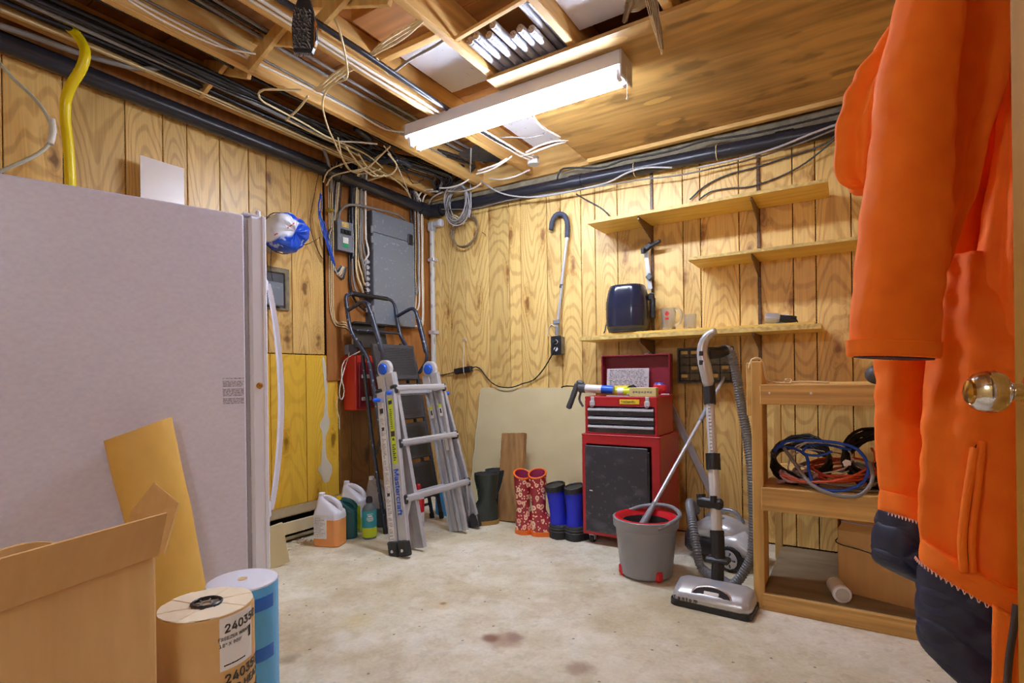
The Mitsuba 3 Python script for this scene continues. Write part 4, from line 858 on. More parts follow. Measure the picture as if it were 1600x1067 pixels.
part(ob, 'plug', xf(cat([lathe([(.013, 0), (.014, .02), (.009, .032)], 14)]), frame((-1.736, 3.319, 1.215), (1, 0, 0), (0, -1, 0))), 'm_black', 40)
cable([(-1.75, 3.375, 1.252), (-1.752, 3.378, 1.30), (-1.80, 3.38, 1.345), (-1.83, 3.38, 1.30), (-1.825, 3.38, 1.26)], .004, 'm_sheath_white', 'short white wire stapled beside the outlet under the cane', None, 'wire')
cable([(-1.713, 3.29, 1.187), (-1.749, 3.3, 1.136), (-1.854, 3.35, 1.027), (-1.953, 3.375, 0.95), (-2.026, 3.36, 0.928), (-2.113, 3.34, 0.9), (-2.225, 3.34, 0.905), (-2.325, 3.36, 0.948), (-2.412, 3.375, 1.032), (-2.457, 3.37, 1.058), (-2.488, 3.362, 1.048)], .0045, 'm_black', 'black cord sagging from the outlet to the black adapter', None, 'cord')
ad = thing('power_adapter', 'black power adapter tied to the back wall with white string', 'adapter')
part(ad, 'body', beam((-2.66, 3.365, 1.024), (-2.496, 3.365, 1.044), .038, .044, .006, (0, 0, 1)), 'm_black')
part(ad, 'string', tube([(-2.582, 3.384, 1.272), (-2.586, 3.384, 1.176), (-2.561, 3.344, 1.075), (-2.554, 3.342, 1.005), (-2.57, 3.38, 1.005)], .003, 5), 'm_sheath_white', True)
part(ad, 'hook', tube([(-2.601, 3.384, 1.258), (-2.577, 3.37, 1.281), (-2.549, 3.366, 1.279), (-2.554, 3.38, 1.26)], .003, 6), 'm_white', True)
cable([(-2.66, 3.365, 1.021), (-2.74, 3.375, 1.007), (-2.81, 3.38, 0.998), (-2.888, 3.36, 0.999)], .004, 'm_black', 'thin black lead running left from the black adapter into the corner', None, 'cord')
part('wall_back', 'hook', tube([(-2.396, 3.385, 2.09), (-2.349, 3.36, 2.062), (-2.343, 3.36, 2.047)], .002, 5), 'm_black')
# coil of grey cable hanging in the corner
cc = thing('cable_coil', 'coil of grey cable hanging under the drain pipe near the corner', 'cable')
cx, cz = (-2.549, 3.33, 2.24)[0], (-2.549, 3.33, 2.24)[2]
for k in range(7):
    r = .095 + .008 * (k % 4); a0 = k * .6
    part(cc, 'loop', tube([(cx + .01 * math.sin(k * 2) + r * .95 * math.cos(a), 3.30 - .006 * k + .012 * math.sin(a * 2 + k), cz + .07 + .012 * math.cos(k) + 1.3 * r * math.sin(a)) for a in np.linspace(0, 2 * math.pi, 25)[:-1]], .005, 6, .02, True), 'm_sheath_grey' if k % 3 else 'm_lightgrey', True)
for k in range(3):
    r = .115 + .006 * k
    part(cc, 'loop', tube([(cx + .02 + r * math.cos(a), 3.35 - .008 * k + .01 * math.sin(a), cz - .14 + .01 * k + 1.02 * r * math.sin(a)) for a in np.linspace(0, 2 * math.pi, 25)[:-1]], .005, 6, .02, True), 'm_twine2', True)
for k in range(6):
    part(cc, 'wrap', tube([(cx - .07 + .13 * t, 3.30 - .012 * math.sin(t * 9 + k), cz - .03 + .02 * math.sin(k + t * 7) - .008 * k) for t in np.linspace(0, 1, 9)], .0045, 6), 'm_sheath', True)
part(cc, 'lead', tube([(-2.074, 2.821, 2.46), (-2.4, 3.25, 2.458), (-2.427, 3.29, 2.282), (-2.454, 3.3, 2.192)], .005, 6), 'm_lightgrey', True)
# ================================================================ small parts organiser
og = thing('parts_organizer', 'dark wall cabinet of small drawers behind the vacuum cleaner hose', 'organizer')
part(og, 'case', cat([cb(-.905, -.59, 3.325, YW, .925, .937, .002), cb(-.905, -.59, 3.325, YW, 1.127, 1.139, .002), cb(-.905, -.895, 3.325, YW, .925, 1.139, .002), cb(-.60, -.59, 3.325, YW, .925, 1.139, .002), cb(-.905, -.59, YW - .008, YW, .925, 1.139, .002)]), 'm_dark_grey')
for i in range(5):
    for j in range(4):
        x0 = -.893 + i * .0586; z0 = .939 + j * .047
        d_ = part(og, 'drawer', cb(x0 + .001, x0 + .0575, 3.332, 3.38, z0, z0 + .045, .002), 'm_smoke')
        part(d_, 'pull', cb(x0 + .018, x0 + .040, 3.326, 3.333, z0 + .005, z0 + .012, .002), 'm_dark_grey')
        if (i + 2 * j) % 3 == 0 or j == 3: part(d_, 'paper_label', cb(x0 + .01, x0 + .048, 3.3308, 3.3322, z0 + .02, z0 + .04, .0004), 'm_shelfedge')
# ================================================================ leaning sheet and plank
gs = thing('wallboard_sheet', 'cream sheet of wallboard leaning on the back wall behind the boots', 'board')
gm = loft([[(-2.41, y, z) for y, z in ((3.185, .002), (3.197, .0), (3.378, .895), (3.366, .897))], [(-1.46, y, z) for y, z in ((3.185, .002), (3.197, .0), (3.378, .895), (3.366, .897))]])
part(gs, 'sheet', gm, 'm_gyp')
part(gs, 'torn_edge', tube([(-2.41 + .004 * math.sin(9 * k), 3.185 + .0202 * k * .9 + .004, .895 * k / 10) for k in range(11)], .006, 5), 'm_chalk')
pk = solo('wood_plank', beam((-1.965, 3.055, .004), (-1.995, 3.175, .585), .185, .042, .003, (-.02, -.98, .2)), 'm_oldwood', 'short brown plank leaning on the wallboard between the boots', 'plank')
# ================================================================ boots
def boot(name, label, loc, head, H, r, L, mats, rim=None, smooth=50, group=None, lean=(0, 0), mid=None, flat=1.0, ank=.84, slope=None):
    t = thing(name, label, 'boot', group); M = rz(head, loc); a = np.linspace(0, 2 * np.pi, 33)[:-1]
    def ring(z, front, back, w, k=2.0, cx=0):
        c, s = np.cos(a), np.sin(a); e = 2 / k
        x = np.where(c > 0, front, back) * np.sign(c) * np.abs(c) ** e; y = w * np.sign(s) * np.abs(s) ** e
        q = (z / H) ** 1.5
        return np.stack([x + lean[0] * q, y + lean[1] * q, z + np.clip((z - .2) / (H - .2), 0, 1) * (slope[0] * c + slope[1] * s)], 1)
    foot = L - r
    if slope is None: slope = (0, 0)
    prof = [(.028, foot, r * .95, .050, 2.6), (.045, foot * .985, r * .95, .051, 2.5), (.065, foot * .90, r * .95, .049, 2.3), (.085, foot * .72, r * .95, .047, 2.2), (.105, foot * .5, r * .95, .046, 2.1), (.13, r * 1.12, r * .92, .045, 2), (.16, r * ank * 1.04, r * ank, r * ank * .95, 2), (.22, r * (.45 + .55 * ank), r * (.45 + .55 * ank), r * (.42 + .55 * ank), 2), (.29, r * 1.04, r * 1.0, r * .96, 2), (H, r * 1.1, r * 1.06, r * flat, 2)]
    prof = [p for p in prof if p[0] <= H - .03 or p[0] == H]
    outer = [ring(*p) for p in prof]
    inner = [ring(H, *(v - .005 for v in prof[-1][1:4])), ring(H - .02, *(v - .006 for v in prof[-1][1:4])), ring(H - .10, r * .9, r * .9, r * .8), ]
    part(t, 'shaft', xf(loft(outer + inner), M), mats[0], smooth)
    part(t, 'lining', xf(skin(np.array([ring(H - .003, *(v - .007 for v in prof[-1][1:4])), ring(H - .02, *(v - .008 for v in prof[-1][1:4])), ring(H - .09, r * .86, r * .86, r * .76)])[::-1], ends='first'), M), mats[2], smooth)
    so = [ring(z, foot + .006, r * .95 + .005, .055, 2.6) for z in (.001, .012, .028)]
    sl = part(t, 'sole', xf(loft(so), M), mats[1], 40)
    if rim: part(t, 'rim', xf(sweep(np.vstack([ring(H - .002, prof[-1][1] - .002, prof[-1][2] - .002, prof[-1][3] - .002)]), .006, 8, True), M), rim, True)
    return t, M, ring, prof
deg = math.radians
bg, M, ring, prof = boot('rubber_boot', 'dark green rubber boot with tan sole, the nearer one beside the aluminium ladder', (-2.075, 2.95, 0), deg(232), .335, .078, .27, ('m_green_boot', 'm_tan', 'm_dark_grey'), ank=.72)
boot('rubber_boot', 'dark blue green rubber boot with tan sole beside the brown plank', (-2.105, 3.105, 0), deg(238), .335, .070, .25, ('m_green_boot2', 'm_tan', 'm_dark_grey'), ank=.74)
for i, (lx, ly_, lab) in enumerate(((-1.748, 2.885, 'left of the two red flowered rubber boots with orange soles'), (-1.645, 2.90, 'right of the two red flowered rubber boots with orange soles'))):
    boot('floral_boot', lab, (lx, ly_, 0), deg(28 if i else 70), .372 + .008 * i, .0515, .235, ('m_floral', 'm_orange', 'm_magenta'), rim='m_orange', flat=.92, ank=.80, slope=(.006, .022), lean=(-.012, 0))
for i, (lx, ly_, lab) in enumerate(((-1.515, 2.915, 'left of the two blue and black snow boots'), (-1.415, 2.925, 'right of the two blue and black snow boots, against the red tool chest'))):
    t, M, ring, prof = boot('snow_boot', lab, (lx, ly_, 0), deg(66), .315, .056, .22, ('m_blueboot', 'm_rubber', 'm_felt'), rim='m_black', flat=1.0, lean=(-.01, .03) if i == 0 else (0, .006), slope=(.012, 0), ank=.9)
    shell = [ring(z, f + .005, b + .006, w + .006, k) for z, f, b, w, k in prof[:4]]
    part(t, 'rubber_shell', xf(loft(shell), M), 'm_rubber', 40)
    for z in (.045, .062): part(t, 'shell_ridge', xf(sweep(ring(z, prof[1][1] + .006, prof[1][2] + .006, .058, 2.5), .003, 6, True), M), 'm_dark_grey', True)
    w = prof[-1][3]
    part(t, 'side_panel', xf(loft([[(x + lean_, y + ly2, z) for x, y in ((.01, -w - .003), (.045, -w * .75 - .003), (.05, -w * .72), (.012, -w))] for z, lean_, ly2 in ((.12, 0, .004), (.2, 0, .006 if i else .012), (.29, .002, .0 if i else .018))]), M), 'm_black')
    part(t, 'cuff', xf(loft([ring(z, prof[-1][1] + .003, prof[-1][2] + .003, w + .004) for z in (.285, .312)]), M), 'm_black', 40)
    part(t, 'lace_toggle', xf(cb(.02, .034, -w - .012, -w - .002, .15, .17, .003), M), 'm_steel')
# ================================================================ red tool chest
tc = thing('tool_chest', 'red rolling tool cabinet with a black door, under the small red drawer chest', 'tool cabinet')
x0, x1, y0, y1, z0, z1 = -1.348, -.885, 2.89, 3.25, .055, .636
part(tc, 'cabinet', cat([cb(x0, x0 + .012, y0, y1, z0, z1, .003), cb(x1 - .012, x1, y0, y1, z0, z1, .003), cb(x0, x1, y0, y1, z1 - .012, z1, .003), cb(x0, x1, y0, y1, z0, z0 + .012, .003), cb(x0, x1, y1 - .01, y1, z0, z1, .003), cb(x0, x0 + .028, y0, y0 + .02, z0, z1, .004), cb(x1 - .05, x1, y0, y0 + .02, z0, z1, .004), cb(x0, x1, y0, y0 + .02, z1 - .055, z1, .004), cb(x0, x1, y0, y0 + .02, z0, z0 + .03, .004), cb(x0 - .002, x1 + .002, y0 - .003, y1, z1 - .004, z1 + .004, .003)]), 'm_red')
td = part(tc, 'door', cb(x0 + .024, x1 - .066, y0 - .012, y0 + .004, z0 + .022, z1 - .062, .003), 'm_tooldoor', label='scuffed black door')
part(td, 'latch_hole', cb(x0 + .05, x0 + .07, y0 - .0125, y0 - .011, .31, .318, .0005), 'm_lightgrey')
part(td, 'hinge', cb(x1 - .068, x1 - .056, y0 - .010, y0 - .002, z0 + .04, z0 + .5, .002), 'm_black')
for x in (x0 + .045, x1 - .045):
    for y in (y0 + .04, y1 - .05):
        c_ = part(tc, 'caster', cat([cb(x - .018, x + .018, y - .02, y + .02, .044, .056, .002), cb(x - .016, x - .013, y - .014, y + .016, .018, .05, .001), cb(x + .013, x + .016, y - .014, y + .016, .018, .05, .001)]), 'm_steel')
        part(c_, 'wheel', rod((x - .011, y, .024), (x + .011, y, .024), .0238, 18), 'm_rubber', 40)
dc = thing('drawer_chest', 'small red three drawer tool chest with its lid open on the tool cabinet', 'tool chest')
a0, a1, b0, b1, c0, c1 = -1.33, -.90, 2.90, 3.20, .6405, .858
part(dc, 'case', cat([cb(a0, a0 + .012, b0, b1, c0, c1, .003), cb(a1 - .012, a1, b0, b1, c0, c1, .003), cb(a0, a1, b1 - .01, b1, c0, c1, .003), cb(a0, a1, b0, b1, c0, c0 + .012, .003), cb(a0, a1, b0 + .01, b1, .80, .806, .002), cb(a0, a0 + .018, b0, b0 + .02, c0, c1, .004), cb(a1 - .018, a1, b0, b0 + .02, c0, c1, .004), cb(a0, a1, b0, b0 + .014, .80, c1, .004)]), 'm_red')
for k in range(3):
    zt = .793 - .049 * k
    d_ = part(dc, 'drawer', cb(a0 + .02, a1 - .02, b0 + .001, b0 + .02, zt - .045, zt, .002), 'm_tooldoor')
    secs = [[(x, b0 + y, zt + z) for y, z in ((.002, -.004), (-.010, -.006), (-.012, -.014), (-.006, -.018), (.002, -.016))] for x in (a0 + .021, a1 - .021)]
    part(d_, 'pull', loft(secs), 'm_steel', label='full width bright metal pull')
for x in (a0 + .05, a1 - .055):
    l_ = part(dc, 'latch', cat([cb(x - .011, x + .011, b0 - .006, b0, .828, .858, .002), cb(x - .016, x + .016, b0 - .009, b0 - .004, .805, .832, .003)]), 'm_steel')
    part(l_, 'loop', tube([(x - .008, b0 - .008, .83), (x - .008, b0 - .012, .80), (x + .008, b0 - .012, .80), (x + .008, b0 - .008, .83)], .002, 5), 'm_steel', True)
bd = part(dc, 'badge', cb(-1.115, -1.0, b0 - .003, b0, .816, .842, .001), 'm_badge', label='yellow maker badge')
part(bd, 'lettering', text('Toolsmith', .0135, frame((-1.111, b0 - .003, .8225), (1, 0, 0), (0, -1, 0)), .0006, True), 'm_print')
ld = part(dc, 'lid', cat([cb(a0, a1, 3.20, 3.208, .865, 1.102, .003), cb(a0, a0 + .01, 3.148, 3.205, .865, 1.102, .003), cb(a1 - .01, a1, 3.148, 3.205, .865, 1.102, .003), cb(a0, a1, 3.148, 3.205, 1.093, 1.102, .003)]), 'm_red_dark', label='open lid')
part(ld, 'hinge', rod((a0 + .02, 3.204, .862), (a1 - .02, 3.204, .862), .004, 8), 'm_steel')
# things lying in and on the open chest
ps = thing('printed_sheet', 'grey printed instruction sheet standing inside the open tool chest lid', 'sheet')
part(ps, 'sheet', beam((-1.17, 3.165, .82), (-1.17, 3.185, 1.02), .27, .003, .001, (0, -1, 0)), 'm_sheetgrey')
ln_ = []
r_ = random.Random(2)
for k in range(13):
    z = .90 + .009 * k; y = 3.165 + .1 * (z - .82) - .0022
    x = -1.285
    while x < -1.06:
        w = r_.uniform(.008, .03); ln_.append(cb(x, x + w, y - .0006, y + .0004, z, z + .003, .0002)); x += w + r_.uniform(.004, .015)
key = part(ps, 'print', cat(ln_), 'm_print'); labels[key] = {'kind': 'stuff'}
def tubegun(): pass
ct = thing('caulk_tube', 'lime green and white caulking tube lying across the open tool chest', 'caulk tube'); CM = frame((-1.185, 3.00, .885), (0, 0, 1), (1, .12, -.03))
part(ct, 'barrel', xf(lathe([(.0, -.10), (.022, -.10), (.0235, -.098), (.0235, .09), (.02, .098), (.008, .10)], 24), CM), 'm_caulk', 40)
part(ct, 'nozzle', xf(lathe([(.008, .10), (.006, .12), (.003, .16)], 14), CM), 'm_white', 40)
part(ct, 'lettering', xf(cat([cb(.0232, .0242, -.004, .006, -.07, -.01, .0003), cb(.0228, .0238, -.010, -.007, -.07, .02, .0003)]), CM), 'm_blue_cable'); labels[ct + '__lettering'] = {'kind': 'stuff'}
ct2 = thing('caulk_tube', 'yellow caulking tube behind the lime green one in the tool chest', 'caulk tube'); CM2 = frame((-1.19, 3.09, .892), (0, 0, 1), (1, -.05, .02))
part(ct2, 'barrel', xf(lathe([(.0, -.10), (.022, -.10), (.0235, -.098), (.0235, .09), (.02, .098), (.008, .10)], 24), CM2), 'm_yellow', 40)
part(ct2, 'nozzle', xf(lathe([(.008, .10), (.003, .15)], 14), CM2), 'm_white', 40)
gn = thing('caulking_gun', 'grey caulking gun hanging over the left front corner of the tool chest', 'caulking gun')
gd = np.array([1, .1, -.06]); gd /= np.linalg.norm(gd); g0 = np.array([-1.375, 2.945, .905])
part(gn, 'cartridge', rod(g0, g0 + gd * .20, .024, 20), 'm_sticker', 40, label='white cartridge')
part(gn, 'cradle', sweep(np.array([g0 - gd * .01, g0 + gd * .03]), .027, 20), 'm_dark_grey', 40)
part(gn, 'band', sweep(np.array([g0 + gd * .13, g0 + gd * .20]), .0246, 20), 'm_blue', 40)
part(gn, 'push_rod', tube([g0 - gd * .005, g0 - gd * .06 + [0, 0, .008], g0 - gd * .11 + [0, 0, .004], g0 - gd * .125 + [0, 0, -.006]], .004, 8), 'm_black', True)
part(gn, 'handle', cat([beam(g0 + np.array([-.02, 0, .03]), g0 + np.array([-.085, 0, -.125]), .024, .034, .008, (1, 0, 0)), beam(g0 + np.array([-.03, 0, .03]), g0 + np.array([.015, 0, .012]), .028, .05, .01, (0, 0, 1))]), 'm_dark_grey')
part(gn, 'trigger', tube([g0 + np.array([.0, 0, -.02]), g0 + np.array([-.012, 0, -.06]), g0 + np.array([-.005, 0, -.085]), g0 + np.array([.012, 0, -.11])], .007, 8), 'm_dark_grey', True)
bxs = thing('narrow_box', 'narrow cream cardboard box on the right front edge of the tool chest', 'box')
part(bxs, 'carton', xf(cb(-.075, .075, -.025, .025, 0, .05, .002), rz(.04, (-.985, 2.93, .8585))), 'm_creambox')
labels[part(bxs, 'print', xf(cat([cb(-.055 + .016 * k, -.044 + .016 * k, -.0255, -.0249, .018 + .002 * (k % 2), .030, .0002) for k in range(7)]), rz(.04, (-.985, 2.93, .8585))), 'm_print_grey')] = {'kind': 'stuff'}
jk = thing('wrench', 'steel adjustable wrench lying among the clutter of the tool chest', 'wrench')
part(jk, 'handle', beam((-1.10, 2.97, .868), (-1.02, 3.03, .875), .018, .008, .003), 'm_steel')
part(jk, 'jaw', xf(ext(Polygon([(-.02, -.02), (.012, -.022), (.02, -.01), (.006, -.006), (.006, .006), (.02, .010), (.012, .022), (-.02, .02)]), .010), rz(.6, (-1.01, 3.04, .868))), 'm_steel')
sp_ = thing('black_spool', 'black round tape spool in the middle of the tool chest clutter', 'tape')
part(sp_, 'roll', xf(lathe([(.016, -.012), (.034, -.012), (.034, .012), (.016, .012)], 24, ring=True), frame((-1.10, 3.06, .885), (1, 0, 0), (.2, 1, .3))), 'm_black', 40)
pk2 = thing('foil_packet', 'red and blue packet at the back right of the tool chest', 'packet')
part(pk2, 'body', xf(blob((0, 0, 0), .034, 3, (1.2, .5, 1.0), .5, 10, 3), frame((-.955, 3.12, .90))), 'm_packet', True)
bn_ = thing('bolt_blister', 'grey plastic tray of fittings in the tool chest', 'tray')
part(bn_, 'tray', cb(-1.06, -.97, 3.0, 3.10, .807, .862, .006), 'm_lightgrey'); part(bn_, 'fittings', cat([blob((-1.05 + .02 * i, 3.01 + .025 * j, .868), .010, 1) for i in range(4) for j in range(4)]), 'm_steel'); labels[bn_ + '__fittings'] = {'kind': 'stuff'}
# ================================================================ mop bucket, mop and aluminium bar
mb = thing('mop_bucket', 'round grey mop bucket with a red wringer basket and red feet', 'bucket'); MB = rz(0, (-.868, 2.585, 0)); 
part(mb, 'body', xf(lathe([(.0, .012), (.118, .008), (.124, .016), (.146, .235), (.152, .24), (.157, .243), (.158, .283), (.153, .286), (.149, .284), (.140, .23), (.118, .03), (.0, .028)], 48), MB), 'm_bucket', 40)
part(mb, 'wringer', xf(lathe([(.112, .255), (.118, .268), (.132, .286), (.146, .289), (.149, .284), (.144, .276), (.124, .262)], 48, ring=True), MB), 'm_redplastic', 40, label='red wringer rim')
part(mb, 'basket', xf(lathe([(.0, .10), (.10, .10), (.116, .262), (.112, .262), (.095, .108), (.0, .108)], 48), MB), 'm_basket', 40, label='dark wringer basket')
for a in (-2.55, -.75, 1.0, 2.2): part(mb, 'foot', xf(cb(.095, .135, -.022, .022, 0, .06, .014), rz(a, (-.868, 2.585, 0))), 'm_redplastic')
part(mb, 'bail', tube([(-.868 + .155 * math.cos(a), 2.585 + .155 * math.sin(a) * .9, .275) for a in (2.5,)] + [(-.93, 2.70, .30), (-.84, 2.72, .315), (-.76, 2.69, .315), (-.71, 2.62, .30), (-.725, 2.53, .283), (-.77, 2.465, .262)], .0105, 10), 'm_grey', True, label='grey carrying handle')
mp = thing('mop', 'silver mop handle standing in the bucket and leaning on the back wall', 'mop')
m0, m1 = np.array((-0.886, 2.67, 0.264)), np.array((-0.624, 3.375, 0.994)); md = m1 - m0; 
part(mp, 'pole', rod(m0, m0 + md * .70, .0105, 14), 'm_steel', True)
part(mp, 'upper_pole', rod(m0 + md * .70, m1, .009, 14), 'm_steel', True)
part(mp, 'socket', sweep(np.array([m0 - md * .10, m0, m0 + md * .08]), [.024, .018, .014], 14), 'm_grey', True, label='grey plastic socket')
part(mp, 'grip', rod(m0 + md * .62, m0 + md * .73, .0145, 14), 'm_bucket', True)
mk = part(mp, 'mop_head', mv(blob((0, 0, 0), .06, 3, (1, 1, .5), .4, 14, 4), *(m0 - md * .06 - np.array([0, -.02, .03]))), 'm_sheath_grey', True)
br_ = solo('aluminium_bar', beam(np.array((-1.117, 3.372, 1.116)), np.array([-.60, 3.36, .003]), .040, .016, .002, (0, 1, 0)), 'm_alu', 'long flat aluminium bar leaning diagonally on the back wall behind the mop', 'bar')
# ================================================================ vacuum cleaner
vc = thing('vacuum_canister', 'silver canister vacuum cleaner on the floor behind the power head', 'vacuum'); VM_ = rz(math.radians(-16), (-.595, 2.985, 0)) @ np.diag([.92, .92, .96, 1])
def vsec(prof, m, nm, smooth=40, par=vc, label=None):
    secs = []
    for x, w, zl, zh, k in prof:
        a = np.linspace(0, 2 * np.pi, 33)[:-1]; c, s = np.cos(a), np.sin(a); e = 2 / k
        secs.append(np.stack([np.full(32, x), w * np.sign(c) * np.abs(c) ** e, (zl + zh) / 2 + (zh - zl) / 2 * np.sign(s) * np.abs(s) ** e], 1))
    return part(par, nm, xf(loft(secs), VM_), m, smooth, label)
vsec([(-.185, .05, .05, .11, 3), (-.18, .09, .035, .13, 3), (-.14, .125, .03, .14, 3.4), (0, .14, .03, .15, 3.6), (.13, .14, .03, .15, 3.4), (.18, .11, .04, .14, 3), (.195, .06, .06, .12, 3)], 'm_black', 'base')
vsec([(-.16, .06, .12, .15, 2.4), (-.15, .085, .11, .18, 2.4), (-.08, .115, .10, .225, 2.3), (.03, .13, .10, .25, 2.2), (.12, .12, .10, .235, 2.2), (.175, .08, .11, .19, 2.2), (.19, .04, .13, .16, 2.2)], 'm_silver', 'hood')
vsec([(-.196, .03, .075, .115, 3), (-.19, .07, .06, .14, 3), (-.14, .128, .06, .15, 3), (-.10, .131, .08, .14, 3)], 'm_smoke_dark', 'front_window', label='dark smoked front cover')
vsec([(.02, .133, .10, .16, 3), (.10, .147, .05, .20, 2.4), (.16, .147, .05, .20, 2.4), (.21, .13, .07, .15, 2.6)], 'm_silver_light', 'wheel_arch')
for sd in (-1, 1):
    wl = part(vc, 'wheel', xf(lathe([(.0, -.016), (.055, -.016), (.064, -.010), (.064, .010), (.055, .016), (.0, .016)], 32), VM_ @ frame((.125, sd * .150, .066), (1, 0, 0), (0, sd, 0))), 'm_black', 40)
    part(wl, 'hub_cap', xf(cat([lathe([(.0, .015), (.046, .015), (.048, .018), (.040, .022), (.012, .026), (.0, .027)], 28)]), VM_ @ frame((.125, sd * .150, .066), (1, 0, 0), (0, sd, 0))), 'm_silver', 40)
    for k in range(5):
        part(wl, 'spoke_slot', xf(xf(cb(.016, .04, -.005, .005, .02, .0245, .002), rz(k * 2 * math.pi / 5)), VM_ @ frame((.125, sd * .150, .066), (1, 0, 0), (0, sd, 0))), 'm_dark_grey')
part(vc, 'carry_handle', xf(tube([(-.09, 0, .215), (-.03, 0, .27), (.08, 0, .275), (.13, 0, .225)], .012, 10), VM_), 'm_silver_dark', True)
part(vc, 'inlet', xf(sweep(np.array([(-.145, -.02, .15), (-.16, -.02, .19), (-.17, -.02, .215)]), [.032, .031, .029], 18), VM_), 'm_black', 40)
part(vc, 'button', xf(blob((.02, -.05, .243), .02, 2, (1.4, 1, .35)), VM_), 'm_silver_dark', True)
# power head
ph = thing('vacuum_power_head', 'silver vacuum floor head at the foot of the vacuum wand', 'vacuum head'); PM = rz(math.radians(-2.5), (-.505, 2.375, 0))
hx = [(-.158, .6), (-.15, .86), (-.12, .98), (0, 1.0), (.12, .98), (.15, .88), (.158, .62)]
def hsec2(x, k): return [(x, -.085 * k, .022), (x, -.088 * k, .04), (x, -.07 * k, .062 * k + .004), (x, -.03 * k, .085 * k), (x, .03 * k, .098 * k), (x, .06 * k, .09 * k), (x, .078 * k, .06), (x, .08 * k, .022)]
part(ph, 'cover', xf(loft([hsec2(x, k) for x, k in hx]), PM), 'm_silver', 50)
part(ph, 'bumper', xf(loft([np.column_stack([roundrect_pts(.325, .178, .025), np.full(20, z)]) for z in (.002, .006, .022, .026)]), PM), 'm_black', 40, label='black bumper round the foot')
wpts = [(.075 * math.cos(a), .036 * math.sin(a)) for a in np.linspace(0, math.pi, 17)]
wn = part(ph, 'window', xf(xf(ext(wpts, .006), frame((.005, -.066, .060), (1, 0, 0), (0, -.80, .6))), PM), 'm_smoke_dark', label='half moon headlight window')
part(wn, 'rim', xf(xf(tube([(.078 * math.cos(a), .039 * math.sin(a), .004) for a in np.linspace(0, math.pi, 15)], .004, 6), frame((.005, -.066, .060), (1, 0, 0), (0, -.80, .6))), PM), 'm_chrome', True)
part(wn, 'bulb', xf(xf(cb(-.03, .03, .004, .018, .004, .008, .002), frame((.005, -.066, .060), (1, 0, 0), (0, -.80, .6))), PM), 'm_sticker')
part(ph, 'lettering', xf(text('F a n t o m', .015, frame((-.145, -.0885, .030), (1, 0, 0), (0, -1, .1)), .0012, True), PM), 'm_print')
part(ph, 'neck', xf(cat([rod((-.0, .055, .085), (.0, .075, .20), .026, 18), xf(cb(-.05, .05, -.03, .03, -.012, .012, .008), frame((0, .07, .175)))]), PM), 'm_black', 40)
for sd in (-1, 1): part(ph, 'wheel', xf(rod((sd * .10 - .012, .085, .02), (sd * .10 + .012, .085, .02), .0198, 14), PM), 'm_rubber', 40)
# wand
wd_ = thing('vacuum_wand', 'upright white and silver vacuum wand with a curved handle', 'vacuum wand')
W = lambda q: tuple(w0 + (w1 - w0) * q)
w0, w1 = np.array(xf((np.array([[0, .075, .195]]), np.zeros((0, 3), int)), PM)[0][0]), np.array((-0.563, 2.6, 0.903))
part(wd_, 'coupling', rod(W(-.02), W(.14), .029, 18), 'm_black', 40)
part(wd_, 'lower_tube', rod(W(.13), W(.53), .0235, 18), 'm_silver_light', True)
part(wd_, 'sleeve', rod(W(.50), W(.60), .031, 18), 'm_black', 40)
up = part(wd_, 'upper_tube', rod(W(.58), W(.93), .0195, 18), 'm_silver_light', True)
key = part(up, 'height_notches', cat([beam(np.array(W(q)) + [-.006, -.0195, 0], np.array(W(q)) + [.006, -.0195, 0], .004, .004, .001) for q in np.arange(.62, .92, .022)]), 'm_print_grey'); labels[key] = {'kind': 'stuff'}
part(wd_, 'clip', cat([rod(W(.27), W(.325), .0275, 18), beam(np.array(W(.30)) + [-.075, 0, 0], np.array(W(.30)) + [.035, -.02, 0], .04, .045, .01), rod(np.array(W(.28)) + [-.06, 0, 0], np.array(W(.345)) + [-.06, 0, 0], .02, 14), rod(np.array(W(.31)) + [-.0, -.03, 0], np.array(W(.35)) + [0, -.03, 0], .014, 14)]), 'm_black', 40)
gp = part(wd_, 'grip_collar', rod(W(.91), W(1.05), .027, 18), 'm_black', 40)
hp_ = [np.array(W(1.03)), np.array((-0.579, 2.6, 1.007)), np.array((-0.59, 2.6, 1.064)), np.array((-0.589, 2.6, 1.112)), np.array((-0.572, 2.6, 1.15)), np.array((-0.549, 2.6, 1.169)), np.array((-0.529, 2.6, 1.177))]
hc = spline(hp_, .02); hr_ = np.interp(np.linspace(0, 1, len(hc)), [0, .3, .6, 1], [.03, .034, .026, .017])
ha = part(wd_, 'handle', sweep(hc, hr_, 16, flat=(1, .85)), 'm_silver', True, label='curved silver handle')
part(ha, 'switch', cat([mv(cb(-.009, .009, -.034, -.028, z, z + .022, .003), *(-0.59, 2.6, 1.052)[:2], 0) for z in ((-0.59, 2.6, 1.064)[2], (-0.591, 2.6, 1.022)[2])]), 'm_black')
part(wd_, 'hose_socket', sweep(np.array([(-0.566, 2.62, 1.076), (-0.524, 2.64, 1.078), (-0.499, 2.66, 1.092)]), [.028, .027, .026], 16), 'm_black', 40)
hs = spline([(-0.505, 2.66, 1.093), (-0.481, 2.68, 1.075), (-0.463, 2.7, 0.99), (-0.445, 2.7, 0.855), (-0.418, 2.68, 0.709), (-0.39, 2.62, 0.557), (-0.381, 2.6, 0.39), (-0.379, 2.58, 0.253), (-0.394, 2.58, 0.151), (-.46, 2.575, .035), (-.53, 2.62, .03), (-.62, 2.66, .05), (-.65, 2.68, .14), (-.69, 2.76, .26), (-.735, 2.90, .30), (-.735, 2.99, .27), (-.73, 3.03, .225)], .004)
